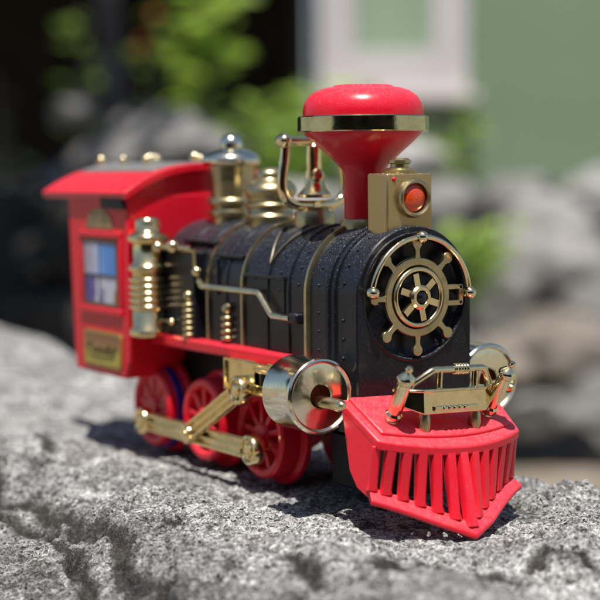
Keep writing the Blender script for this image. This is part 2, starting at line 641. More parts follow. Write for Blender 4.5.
# rim circle matched to the outline
Rc = 2.14
ncirc = []
for k, v in enumerate(out):
    y, z = v.co.y, v.co.z
    if k <= 44:
        t = PI * k / 44
    ncirc.append(v)
lower = 24
circ_top = [mb.bm.verts.new((0.0, Rc * math.cos(PI * k / 44), Rc * math.sin(PI * k / 44))) for k in range(45)]
for k in range(44):
    mb.face([out[k], out[k + 1], circ_top[k + 1], circ_top[k]])
circ_low = [mb.bm.verts.new((0.0, Rc * math.cos(PI + PI * k / lower), Rc * math.sin(PI + PI * k / lower))) for k in range(1, lower)]
arc = [circ_top[-1]] + circ_low + [circ_top[0]]
cL, cR = out[45], out[46]
mid_i = len(arc) // 2
for k in range(mid_i):
    src = out[44] if k < 1 else cL
    if k == 0:
        mb.face([out[44], cL, arc[1], arc[0]])
    else:
        mb.face([cL, arc[k + 1], arc[k]])
for k in range(mid_i, len(arc) - 1):
    if k == len(arc) - 2:
        mb.face([cR, out[0], arc[k + 1], arc[k]])
    else:
        mb.face([cR, arc[k + 1], arc[k]])
mb.face([cL, cR, arc[mid_i]])
full = circ_top[:-1] + [circ_top[-1]] + circ_low
prev = full
for r_, x_ in ((2.10, 0.035), (2.05, 0.03), (2.02, -0.04), (1.98, -0.28), (1.9, -0.33), (1.5, -0.36), (0.9, -0.34), (0.4, -0.34)):
    cur = [mb.bm.verts.new((x_, v.co.y / Rc * r_, v.co.z / Rc * r_)) for v in full]
    for k in range(len(full)):
        mb.face([prev[k], prev[(k + 1) % len(full)], cur[(k + 1) % len(full)], cur[k]])
    prev = cur
mb.face(prev)
# rivets
for xr, zs in ((-0.86, 0), (-2.3, 0.25)):
    for k in range(-3, 12):
        s_ = k * 0.62 + zs * 0.6
        if s_ < 0:
            for sy in (-1, 1):
                mb.ball((xr, sy * (RB - 0.045), s_ - 0.1), 0.062, 8)
        elif s_ <= PI * RB:
            th = s_ / RB
            mb.ball((xr, (RB - 0.045) * math.cos(th), (RB - 0.045) * math.sin(th)), 0.062, 8)
smokebox = mb.done('smokebox', BLACK, toy, (-1.5, 0, 0), angle=30)

# gold band between smokebox and boiler
mb = MB()
loft(mb, [(-2.86, 0.0), (-2.88, 0.09), (-3.02, 0.09), (-3.05, 0.0)], zb=-2.15)
mb.done('band', GOLD_SATIN, toy, (-2.95, 0, 0), angle=50)

# boiler
mb = MB()
secs = [(-3.03, -0.06), (-4.1, -0.06), (-4.13, 0.0), (-4.22, 0.0), (-4.25, -0.05)]
for xc in (-5.6, -8.45, -10.6, -12.0):
    secs += [(xc + 0.12, -0.05), (xc + 0.09, 0.0), (xc - 0.02, 0.0), (xc - 0.05, -0.05)]
secs += [(-13.66, -0.05)]
loft(mb, secs, zb=-2.3)
for xr, off in ((-3.6, 0.2), (-4.8, 0.45), (-6.4, 0.1)):
    for k in range(0, 12):
        th = (k * 0.62 + off) / RB
        if th < PI:
            mb.ball((xr, (RB - 0.07) * math.cos(th), (RB - 0.07) * math.sin(th)), 0.065, 8)
for sy in (-1, 1):
    # raised panel ridges on the flanks
    mb.box((-5.8, sy * (RB - 0.05), 0.47), (2.7, 0.14, 0.1))
    mb.box((-4.45, sy * (RB - 0.05), -0.12), (0.08, 0.1, 1.2))
    mb.box((-8.4, sy * 2.02, 1.08), (1.9, 0.32, 0.1))
    mb.box((-11.0, sy * 1.75, 1.52), (2.6, 0.4, 0.1))
    mb.box((-9.0, sy * (RB - 0.04), 0.3), (0.07, 0.14, 1.3))
boiler = mb.done('boiler', BLACK, toy, (-8.3, 0, 0), angle=30)
for sy in (-1, 1):
    def cyl(x, th, r=RB + 0.0):
        return (x, sy * r * math.cos(th), r * math.sin(th))
    mb = MB()
    tip = (-5.55, 0.40)
    arms = [[cyl(tip[0] + (xe - tip[0]) * k / 7, tip[1] + (te - tip[1]) * (k / 7) ** 0.85) for k in range(8)] for (xe, te) in ((-4.75, 1.28), (-6.6, 1.2))]
    mb.tube(list(reversed(arms[0])) + arms[1][1:], 0.06, 8)
    mb.done('crest_moulding', DULLG, boiler, (-5.6, sy * 2.0, 1.2))
for xs_ in (-7.22, -9.72):
    mb = MB()
    loft(mb, [(xs_ + 0.07, -0.05), (xs_ + 0.06, 0.05), (xs_ - 0.06, 0.05), (xs_ - 0.07, -0.05)], zb=-2.15)
    mb.done('band', GOLD_SATIN, toy, (xs_, 0, 0), angle=50)

# firebox boxes on either side, louvres, handrails, running boards
for sy in (-1, 1):
    M_ = sy > 0
    mb = MB()
    mb.box((-11.95, -2.3, -0.5), (3.35, 0.62, 3.3))
    mb.done('firebox_casing', BLACK, toy, (-11.95, -2.3 * -sy, -0.5), bevel=0.05, mirror=M_)
    mb = MB()
    mb.box((-11.95, -2.56, 1.19), (3.39, 0.14, 0.09))
    mb.tube([(-10.26, -2.62, 1.18), (-10.2, -2.62, 0.55), (-9.95, -2.52, 0.0)], 0.055, 8)
    mb.done('casing_trim', GOLDP, toy, (-11.95, 2.56 * sy, 1.19), mirror=M_)
    # louvre stacks
    for xl, zt, zb_, yy, nl in ((-10.72, -0.3, -2.0, -2.62, 6), (-8.25, -0.62, -1.95, -2.36, 4)):
        mb = MB()
        hh = (zt - zb_ - 0.35) / nl
        mb.ball((xl, yy, zt - 0.2), 0.21, 16)
        for k in range(nl):
            zc = zt - 0.42 - hh * (k + 0.5)
            mb.lathe([(0, -0.1), (0.2, -0.1), (0.25, -0.04), (0.25, 0.03), (0.2, 0.08), (0, 0.1)], (xl, yy, zc), 'z', 18)
        mb.done('vent_louvre', GOLD_SATIN, toy, (xl, -yy * sy, (zt + zb_) / 2), mirror=M_)
    # handrail
    mb = MB()
    yr = -2.5
    mb.tube([(-10.1, yr, 0.1), (-9.8, yr, -0.1), (-5.85, yr, -0.08), (-5.7, yr, -0.16), (-4.98, yr, -0.78), (-4.85, yr, -0.84), (-3.75, yr, -0.84)], 0.12, 10)
    mb.ball((-10.08, yr - 0.1, 0.45), 0.19, 16)
    mb.tube([(-10.08, yr - 0.02, 0.42), (-10.1, yr, 0.05)], 0.07, 8)
    hr = mb.done('handrail', GOLD_SOFT, toy, (-7, -yr * sy, -0.1), mirror=M_)
    for (hx_, hz__, hd_) in ((-3.52, -0.84, (0.55, 0.34, 0.34)), (-9.0, -0.1, (0.3, 0.24, 0.2)), (-6.4, -0.1, (0.3, 0.24, 0.2))):
        mb = MB()
        mb.box((hx_, -2.4, hz__), hd_)
        mb.done('handrail_bracket', BLACK, hr, (hx_, 2.4 * sy, hz__), bevel=0.06, mirror=M_)
    # running board
    mb = MB()
    mb.prism([(-13.6, -2.1), (-1.9, -2.1), (-1.9, -2.5), (-13.6, -2.56)], 'y', -2.78, -1.9)
    mb.done('running_board', RED, toy, (-8, 2.4 * sy, -2.3), bevel=0.1, segs=3, mirror=M_)
    # tall gold pump column in front of the cab
    z0 = -2.2
    mb = MB()
    prof = [(0, -2.2), (0.64, -2.2), (0.77, -2.12), (0.77, -1.92), (0.66, -1.84), (0.66, -1.2)]
    for k in range(5):
        zc = -1.02 + k * 0.262
        prof += [(0.62, zc - 0.125), (0.73, zc - 0.1), (0.77, zc - 0.05), (0.78, zc), (0.77, zc + 0.05), (0.73, zc + 0.1), (0.62, zc + 0.125)]
    prof += [(0.64, 0.2), (0.64, 0.3), (0.75, 0.36), (0.79, 0.46), (0.75, 0.58), (0.6, 0.68), (0.6, 1.42), (0.74, 1.48), (0.8, 1.58), (0.8, 1.66), (0.76, 1.76),
             (0.56, 1.86), (0.5, 1.92), (0.5, 2.22), (0.45, 2.37), (0.34, 2.44), (0, 2.46)]
    mb.lathe(prof, (-13.05, -3.08, 0), 'z', 44)
    col_o = mb.done('pump_column', GOLD_ROD, toy, (-13.05, 3.08 * sy, 0), mirror=M_, angle=60)
    mb = MB()
    mb.tube([(-12.7, -3.05, 1.3), (-11.6, -2.7, 1.3), (-10.6, -2.5, 1.3)], 0.12, 10)
    mb.ball((-12.3, -3.05, 1.3), 0.24, 16)
    mb.ball((-11.55, -2.8, 1.34), 0.26, 16)
    mb.done('feed_pipe', GOLD, toy, (-11.8, 3.0 * sy, 1.3), mirror=M_)
    mb = MB()
    mb.tube([(-12.4, -2.9, -1.55), (-11.9, -2.75, -1.55)], 0.07, 8)
    mb.ball((-11.85, -2.75, -1.55), 0.14, 10)
    mb.done('drain_cock', GOLD, toy, (-11.9, 2.8 * sy, -1.55), mirror=M_)

# chassis
mb = MB()
mb.box((-8.9, 0, -3.6), (17.4, 2.3, 2.6))
mb.box((-1.6, 0, -5.5), (3.4, 2.3, 2.2))
mb.done('chassis', BLACK_FLAT, toy, (-9, 0, -4), bevel=0.06)

# ---- smokebox door wheel, handrail arc
mb = MB()
x1 = 0.12
mb.lathe([(1.31, x1 - 0.12), (1.31, x1), (1.28, x1 + 0.04), (1.07, x1 + 0.04), (1.03, x1), (1.02, x1 - 0.12), (1.31, x1 - 0.12)], (0, 0, 0), 'x', 72)
for ang in (90, 45, -45, -90, -135, 180, 135, 13, -13):
    t = R(ang)
    d = Vector((0, math.cos(t), math.sin(t)))
    if abs(ang) == 13:
        y0, z0 = 1.22, (0.27 if ang > 0 else -0.27)
        mb.box((x1 - 0.03, (y0 + 1.82) / 2, z0), (0.12, 0.66, 0.16))
        continue
    r1 = 1.86 if ang != 180 else 1.8
    sd_ = Vector((0, -d.z, d.y))
    prof_ = [(1.15, -0.13), (1.3, -0.11), (1.42, -0.09), (1.56, -0.09), (1.62, -0.12)]
    prof_ += [(r1 - 0.1 + 0.185 * math.cos(q), 0.185 * math.sin(q)) for q in np.linspace(-2.2, 2.2, 13)]
    prof_ += [(a_, -b_) for a_, b_ in reversed([(1.15, -0.13), (1.3, -0.11), (1.42, -0.09), (1.56, -0.09), (1.62, -0.12)])]
    P_ = [d * a_ + sd_ * b_ for a_, b_ in prof_]
    mb.prism([(p.y, p.z) for p in P_], 'x', x1 - 0.09 - 0.001 * (ang % 7), x1 + 0.03)
mb.box((x1 - 0.03, 1.8, 0), (0.12, 0.16, 0.62))
dw = mb.done('door_wheel', GOLDP, toy, (x1, 0, 0), bevel=0.025, angle=40)
dw.data.materials[0] = GOLD_SATIN
mb = MB()
mb.torus(0.92, 0.082, (0.17, 0, 0), 'x', 64, 12)
for k in range(6):
    t = R(90 + 12 + 60 * k)
    d = Vector((0, math.cos(t), math.sin(t)))
    mb.box(d * 0.58 + Vector((0.2, 0, 0)), (0.12, 0.42, 0.22), Matrix.Rotation(t, 3, 'X'))
mb.lathe([(0.2, 0.05), (0.2, 0.34), (0.24, 0.39), (0.34, 0.39), (0.41, 0.32), (0.42, 0.05), (0.2, 0.05)], (0, 0, 0), 'x', 40)
hub = mb.done('hub_ring', GOLD_SOFT, dw, (0.2, 0, 0), angle=40)
mb = MB()
mb.lathe([(0.22, -0.36), (0.22, 0.28), (0.18, 0.37), (0.1, 0.42), (0, 0.43)], (0, 0, 0), 'x', 28)
mb.done('hub_cap', BLACK_GLOSS, dw, (0.2, 0, 0))
mb = MB()
a0, a1 = R(173), R(2)
mb.tube([(0.34, 1.98 * math.cos(a0 + (a1 - a0) * k / 40), 1.98 * math.sin(a0 + (a1 - a0) * k / 40)) for k in range(41)], 0.09, 12)
for aa in (a0, R(90), a1):
    cpt = Vector((0, 1.98 * math.cos(aa), 1.98 * math.sin(aa)))
    mb.lathe([(0, -0.3), (0.1, -0.3), (0.1, 0.1), (0.19, 0.16), (0.21, 0.26), (0.19, 0.4), (0.12, 0.48), (0.05, 0.52), (0, 0.53)], cpt + Vector((0.08, 0, 0)), 'x', 18)
mb.done('door_handrail', GOLD, toy, (0.34, 0, 1), angle=45)

# ---- headlamp box
mb = MB()
mb.box((-0.87, 0.02, 3.02), (1.12, 1.86, 2.06))
lamp = mb.done('headlamp', GOLDP, toy, (-0.87, 0.02, 3.0), bevel=0.07)
mb = MB()
mb.lathe([(0, 0), (0.52, 0), (0.55, 0.1), (0.46, 0.17), (0.3, 0.2), (0.3, 0.3), (0.38, 0.34), (0.38, 0.43), (0.28, 0.5), (0, 0.5)], (-0.87, 0.02, 4.05), 'z', 28)
mb.done('lamp_cap', GOLD_SATIN, lamp, (-0.87, 0, 4.05))
mb = MB()
mb.lathe([(0.52, -0.02), (0.66, -0.02), (0.66, 0.1), (0.62, 0.2), (0.56, 0.24), (0.50, 0.2), (0.48, 0.08), (0.52, -0.02)], (-0.31, 0.13, 3.24), 'x', 44)
mb.done('lamp_rim', GOLD_SATIN, lamp, (-0.31, 0.13, 3.24))
mb = MB()
mb.lathe([(0, 0.0), (0.46, 0.0), (0.46, 0.08), (0.4, 0.14), (0.2, 0.2), (0, 0.21)], (-0.31, 0.13, 3.24), 'x', 40)
mb.done('lamp_lens', LENSM, lamp, (-0.31, 0.13, 3.24))
mb = MB()
mb.ball((-0.33, -0.62, 3.86), 0.085, 12)
mb.done('rivet', RED, lamp, (-0.33, -0.62, 3.86))

# ---- chimney
cx = -2.93
mb = MB()
mb.lathe([(0.66, 2.3), (0.66, 3.95), (0.72, 4.15), (0.9, 4.38), (1.3, 4.75), (1.7, 5.1), (1.98, 5.36), (2.03, 5.5), (2.03, 5.95)], (cx, 0, 0), 'z', 72)
mb.lathe([(2.03, 5.9), (2.06, 6.02), (2.06, 6.2), (2.0, 6.45), (1.85, 6.68), (1.6, 6.85), (1.3, 6.95), (1.05, 6.985), (1.0, 7.03), (0.96, 7.04), (0.5, 7.02), (0, 7.02)], (cx, 0, 0), 'z', 72)
chim = mb.done('chimney', RED_GLOSS, toy, (cx, 0, 4.5), angle=45)
mb = MB()
mb.lathe([(2.0, 5.45), (2.2, 5.45), (2.24, 5.49), (2.24, 5.95), (2.2, 5.99), (2.0, 5.99), (2.0, 5.45)], (cx, 0, 0), 'z', 80)
mb.done('chimney_ring', RINGM, chim, (cx, 0, 5.7))
mb = MB()
mb.lathe([(0.62, 1.9), (0.82, 1.9), (0.82, 2.3), (0.76, 2.5), (0.66, 2.52), (0.62, 1.9)], (cx, 0, 0), 'z', 40)
mb.done('chimney_collar', GOLDP, chim, (cx, 0, 2.2))

# ---- bell
bx = -6.0
mb = MB()
mb.lathe([(0, 2.0), (0.74, 2.0), (0.76, 2.5), (0.7, 2.72), (0.5, 2.86), (0, 2.88)], (bx, 0, 0), 'z', 36)
bell_base = mb.done('bell_stand', GOLD_SATIN, toy, (bx, 0, 2.3))
mb = MB()
U = []
for k in range(19):
    t = PI + PI * k / 18
    c_, s_ = math.cos(t), math.sin(t)
    U.append((bx, 1.36 * math.copysign(abs(c_) ** 0.62, c_), 3.78 - 0.86 * abs(s_) ** 0.62))
pts = [(bx, -1.22, 5.2), (bx, -1.22, 4.85), (bx, -1.25, 4.5), (bx, -1.32, 4.15)] + U + [(bx, 1.32, 4.15), (bx, 1.25, 4.5), (bx, 1.22, 4.85), (bx, 1.22, 5.2)]
mb.tube(pts, 0.185, 14)
mb.tube([(bx, -1.3, 5.22), (bx, 1.3, 5.22)], 0.17, 14)
for sy in (-1, 1):
    mb.lathe([(0, -0.32), (0.12, -0.3), (0.23, -0.2), (0.28, 0), (0.23, 0.2), (0.12, 0.3), (0, 0.32)], (bx, sy * 1.28, 5.22), 'x', 20)
mb.lathe([(0, -0.22), (0.15, -0.22), (0.15, 0.22), (0, 0.22)], (bx, 0, 2.92), 'x', 14)
mb.done('bell_yoke', GOLD, toy, (bx, 0, 4), angle=50)
mb = MB()
mb.lathe([(0, 5.12), (0.2, 5.12), (0.26, 5.04), (0.28, 4.8), (0.28, 4.2), (0.3, 3.92), (0.35, 3.7), (0.43, 3.5), (0.55, 3.37), (0.61, 3.31), (0.61, 3.22), (0.54, 3.2), (0.4, 3.4), (0, 3.9)], (bx, 0, 0), 'z', 36)
mb.done('bell', GOLD_ROD, toy, (bx, 0, 4.2))
mb = MB()
mb.lathe([(0, 0.3), (0.22, 0.3), (0.24, 0.4), (0.17, 0.44), (0.1, 0.42), (0, 0.44)], (bx, 0, 4.0), 'x', 20, Matrix.Rotation(R(-15), 3, 'Z'))
mb.done('bell_bolt', GOLD_SOFT, toy, (bx, 0, 4))

# ---- steam domes
mb = MB()
mb.lathe([(0.84, 2.0), (0.84, 2.42), (0.96, 2.48), (0.98, 2.58), (0.94, 2.68), (0.84, 2.72), (0.84, 2.84), (0.98, 2.9), (1.0, 3.02), (0.95, 3.12), (0.86, 3.16),
          (0.9, 4.3), (0.9, 4.45), (0, 4.45)], (-11.87, 0, 0), 'z', 48)
sd_o = mb.done('steam_dome', GOLD_SATIN, toy, (-11.87, 0, 3.5), angle=45)
mb = MB()
mb.lathe([(0.85, 4.36), (1.04, 4.4), (1.12, 4.48), (1.13, 4.6), (1.06, 4.76), (0.86, 4.9), (0.58, 5.0), (0.44, 5.05), (0.45, 5.2), (0.42, 5.38), (0.32, 5.53), (0.16, 5.61), (0, 5.63)], (-11.87, 0, 0), 'z', 48)
mb.done('dome_cap', CAPM, sd_o, (-11.87, 0, 4.9), angle=45)
mb = MB()
mb.lathe([(0.88, 1.9), (0.88, 2.36), (0.94, 2.42), (0.95, 2.5), (0.9, 2.56), (0.86, 2.6), (0.86, 2.78), (0.94, 2.84), (0.95, 2.92), (0.88, 3.0), (0.84, 3.04),
          (0.86, 3.16), (0.98, 3.3), (1.0, 3.42), (0.94, 3.58), (0.8, 3.72), (0.6, 3.82), (0.54, 3.9), (0.56, 4.02), (0.5, 4.16), (0.32, 4.27), (0, 4.3)], (-9.0, 0, 0), 'z', 48)
mb.done('sand_dome', GOLD_SATIN, toy, (-9.0, 0, 3.2), angle=45)

# ---- cab
def roof_z(y, base=3.22, h=1.13, hw=3.85, e=2.3):
    return base + h * (1 - min(1, abs(y) / hw) ** e)


mb = MB()
side = [(-19.25, 3.3), (-13.72, 3.3), (-13.72, -3.15), (-14.15, -3.95), (-18.7, -3.95), (-18.85, -2.9)]
mb.prism(side, 'y', -3.62, 3.62)
gy = [-3.6 + 7.2 * k / 24 for k in range(25)]
mb.prism([(y, roof_z(y) - 0.05) for y in gy] + [(y, 2.9) for y in reversed(gy)], 'x', -19.2, -13.735)
cab = mb.done('cab', RED, toy, (-16.4, 0, -0.3), bevel=0.08)
for sy in (-1, 1):
    M_ = sy > 0
    # raised mouldings on the side
    mb = MB()
    yy0, yy1 = -3.74, -3.6
    mb.prism([(-14.5, 1.75), (-14.24, 1.75), (-14.2, -1.25), (-14.46, -1.25)], 'y', yy0 + 0.03, yy1)
    mb.prism([(-18.1, 1.75), (-17.86, 1.75), (-17.78, -1.25), (-18.02, -1.25)], 'y', yy0 + 0.03, yy1)
    mb.prism([(-18.05, -1.22), (-14.2, -1.22), (-14.2, -1.5), (-18.0, -1.5)], 'y', yy0, yy1)
    mb.prism([(-18.1, 1.82), (-14.24, 1.82), (-14.24, 1.56), (-18.1, 1.56)], 'y', yy0, yy1)
    mb.done('side_moulding', RED, cab, (-16, 3.7 * sy, 0), bevel=0.05, mirror=M_)
    # printed window
    WIN = mat('printed_window', (0.3, 0.4, 0.7), 0.25)
    n = N(WIN)
    wx = n.t.nodes.new('ShaderNodeSeparateXYZ')
    n.t.links.new(n.tc.outputs['Object'], wx.inputs[0])
    gx_ = n.math('ADD', n.math('MULTIPLY', wx.outputs['X'], 1 / 0.0295), 0.5)   # 0..1
    gz_ = n.math('ADD', n.math('MULTIPLY', wx.outputs['Z'], 1 / 0.0245), 0.5)
    topc = n.ramp(n.math('ADD', gx_, n.math('MULTIPLY', n.math('SUBTRACT', n.noise(60, 2, 0.5), 0.5), 0.35)),
                  [(0.05, (0.33, 0.28, 0.36)), (0.3, (0.42, 0.42, 0.55)), (0.42, (0.35, 0.5, 0.8)), (0.6, (0.08, 0.26, 0.65)), (1.0, (0.05, 0.2, 0.55))])
    botc = n.ramp(n.math('ADD', gx_, n.math('MULTIPLY', n.math('SUBTRACT', n.noise(130, 2, 0.5), 0.5), 0.5)),
                  [(0.0, (0.05, 0.03, 0.2)), (0.36, (0.1, 0.08, 0.3)), (0.42, (0.4, 0.4, 0.5)), (0.55, (0.12, 0.1, 0.25)), (0.62, (0.45, 0.45, 0.55)), (0.82, (0.45, 0.43, 0.5)), (0.95, (0.3, 0.12, 0.05))])
    isup = n.math('GREATER_THAN', gz_, 0.47)
    c_ = n.mix(isup, botc, topc)
    # two pale figures' patches in the lower panes
    low = n.ramp(n.noise(95, 1, 0.4), [(0.5, K0), (0.53, W1)])
    low = n.math('MULTIPLY', low, n.math('MULTIPLY', n.math('SUBTRACT', 1.0, isup), n.math('GREATER_THAN', gx_, 0.36)))
    c_ = n.mix(low, c_, (0.5, 0.5, 0.58))
    n.set('Base Color', c_)
    mb = MB()
    mb.prism([(-17.68, 1.42), (-14.72, 1.36), (-14.64, -1.08), (-17.55, -1.06)], 'y', -3.66, -3.60)
    wn = mb.done('side_window', WIN, cab, (-16.15, 3.64 * sy, 0.16), mirror=M_)
    mb = MB()
    b_ = 0.09
    mb.prism([(-17.78, 1.52), (-14.62, 1.46), (-14.62, 1.34), (-17.78, 1.4)], 'y', -3.69, -3.6)
    mb.prism([(-17.66, -1.04), (-14.56, -1.06), (-14.56, -1.18), (-17.66, -1.16)], 'y', -3.69, -3.6)
    mb.prism([(-17.78, 1.44), (-17.68, 1.44), (-17.56, -1.12), (-17.66, -1.12)], 'y', -3.685, -3.6)
    mb.prism([(-14.72, 1.4), (-14.62, 1.4), (-14.56, -1.12), (-14.66, -1.12)], 'y', -3.685, -3.6)
    mb.done('window_border', mat('bronze_print', (0.16, 0.09, 0.035), 0.35, 0.4), wn, (-16.15, 3.65 * sy, 0.16), mirror=M_)
    mb = MB()
    mb.box((-16.2, -3.67, 0.16), (0.07, 0.04, 2.42))
    mb.box((-16.15, -3.672, 0.06), (2.95, 0.04, 0.08))
    mb.done('window_bar', mat('dark_print', (0.06, 0.06, 0.09), 0.4), wn, (-16.15, 3.67 * sy, 0.16), mirror=M_)
    # arched badge above the window
    mb = MB()
    pts = [(-16.2 + 1.22 * math.cos(PI * k / 16), 1.93 + 0.8 * math.sin(PI * k / 16)) for k in range(17)]
    mb.prism(pts, 'y', -3.66, -3.6)
    BADGE = mat('bronze_badge', (0.2, 0.12, 0.05), 0.35, 0.3)
    n = N(BADGE)
    n.set('Base Color', n.ramp(n.noise(160, 3, 0.6), [(0.35, (0.16, 0.1, 0.07)), (0.65, (0.36, 0.25, 0.1))]))
    mb.done('arched_badge', BADGE, cab, (-16.2, 3.63 * sy, 2.2), mirror=M_)
    # vent slot under the eave
    mb = MB()
    mb.prism([(-15.85, 3.16), (-14.0, 3.16), (-13.78, 2.72), (-15.7, 2.74)], 'y', -3.78, -3.6)
    mb.done('vent_slot', BLACK_FLAT, cab, (-14.8, 3.7 * sy, 2.9), mirror=M_)
    # name plate with faint dark lettering
    def rrect(x0, x1, z0, z1, r, kk=6):
        P_ = []
        for cxx, czz, a in ((x1 - r, z1 - r, 0), (x0 + r, z1 - r, 90), (x0 + r, z0 + r, 180), (x1 - r, z0 + r, 270)):
            for k in range(kk + 1):
                t = R(a + 90 * k / kk)
                P_.append((cxx + r * math.cos(t), czz + r * math.sin(t)))
        return P_
    mb = MB()
    mb.prism(rrect(-17.72, -14.36, -3.66, -2.2, 0.22), 'y', -3.70, -3.6)
    plate = mb.done('name_plate', mat('plate_border_gold', (0.36, 0.25, 0.07), 0.35, 0.5), cab, (-16.0, 3.65 * sy, -2.93), mirror=M_)
    PL = mat('plate_print', (0.5, 0.4, 0.08), 0.35, 0.2)
    n = N(PL)
    wx = n.t.nodes.new('ShaderNodeSeparateXYZ')
    n.t.links.new(n.tc.outputs['Object'], wx.inputs[0])
    gz_ = n.math('ADD', n.math('MULTIPLY', wx.outputs['Z'], 1 / 0.0122), 0.5)
    n.set('Base Color', n.ramp(gz_, [(0.0, (0.45, 0.36, 0.05)), (0.35, (0.5, 0.4, 0.06)), (0.6, (0.33, 0.18, 0.06)), (0.95, (0.22, 0.09, 0.04))]))
    mb = MB()
    mb.prism(rrect(-17.55, -14.5, -3.54, -2.34, 0.14), 'y', -3.715, -3.65)
    mb.done('plate_face', PL, plate, (-16.02, 3.69 * sy, -2.93), mirror=M_)
    mb = MB()
    xs0 = -17.15
    for k, (hh, ww) in enumerate(((0.42, 0.2), (0.24, 0.15), (0.24, 0.14), (0.26, 0.15), (0.24, 0.13), (0.4, 0.1), (0.24, 0.15), (0.36, 0.12))):
        zc = -2.98 + (hh - 0.24) / 2
        loop = [(xs0 + ww * 0.9 * math.cos(t) + 0.25 * hh * math.sin(t), -3.73, zc + hh * 0.5 * math.sin(t)) for t in np.linspace(0.5, 5.6, 9)]
        mb.tube(loop, 0.028, 6)
        xs0 += ww * 2 + 0.04
    mb.tube([(-17.2, -3.73, -3.22), (-16.2, -3.73, -3.26), (-14.9, -3.73, -3.2)], 0.018, 6)
    mb.done('lettering', mat('dark_olive_ink', (0.07, 0.06, 0.02), 0.5), plate, (-16, 3.72 * sy, -2.95), mirror=False if sy < 0 else True)

# roof: shallow arch, grey panel, knobs
mb = MB()
ys_ = [3.85 * math.sin(PI / 2 * k / 16) * (1 if True else 1) for k in range(-16, 17)]
top = [(y, roof_z(y) + 0.14) for y in ys_]
bot = [(y * 0.975, roof_z(y) - 0.12) for y in reversed(ys_)]
mb.prism(top + bot, 'x', -21.35, -13.5)
roof = mb.done('roof', RED, toy, (-17.4, 0, 4), bevel=0.08, angle=40)
mb = MB()
ys2 = [-2.2 + 4.4 * k / 16 for k in range(17)]
mb.prism([(y, roof_z(y) + 0.22) for y in ys2] + [(y, roof_z(y) + 0.08) for y in reversed(ys2)], 'x', -20.9, -14.3)
mb.done('roof_panel', GREY_PANEL, roof, (-17.4, 0, 4.4), bevel=0.04)
for (kx, ky) in ((-20.9, -1.25), (-18.75, -1.25), (-16.6, -1.25), (-18.2, -0.25), (-14.75, -0.05), (-20.4, 1.2), (-16.6, 1.25)):
    mb = MB()
    kz = roof_z(ky) + 0.2
    mb.lathe([(0, -0.1), (0.1, -0.1), (0.1, 0.08)] + [(0.2 * math.sin(q), 0.22 - 0.2 * math.cos(q)) for q in np.linspace(0.5, 3.0, 9)] + [(0, 0.42)], (kx, ky, kz), 'z', 20)
    mb.done('roof_knob', GOLD, roof, (kx, ky, kz))

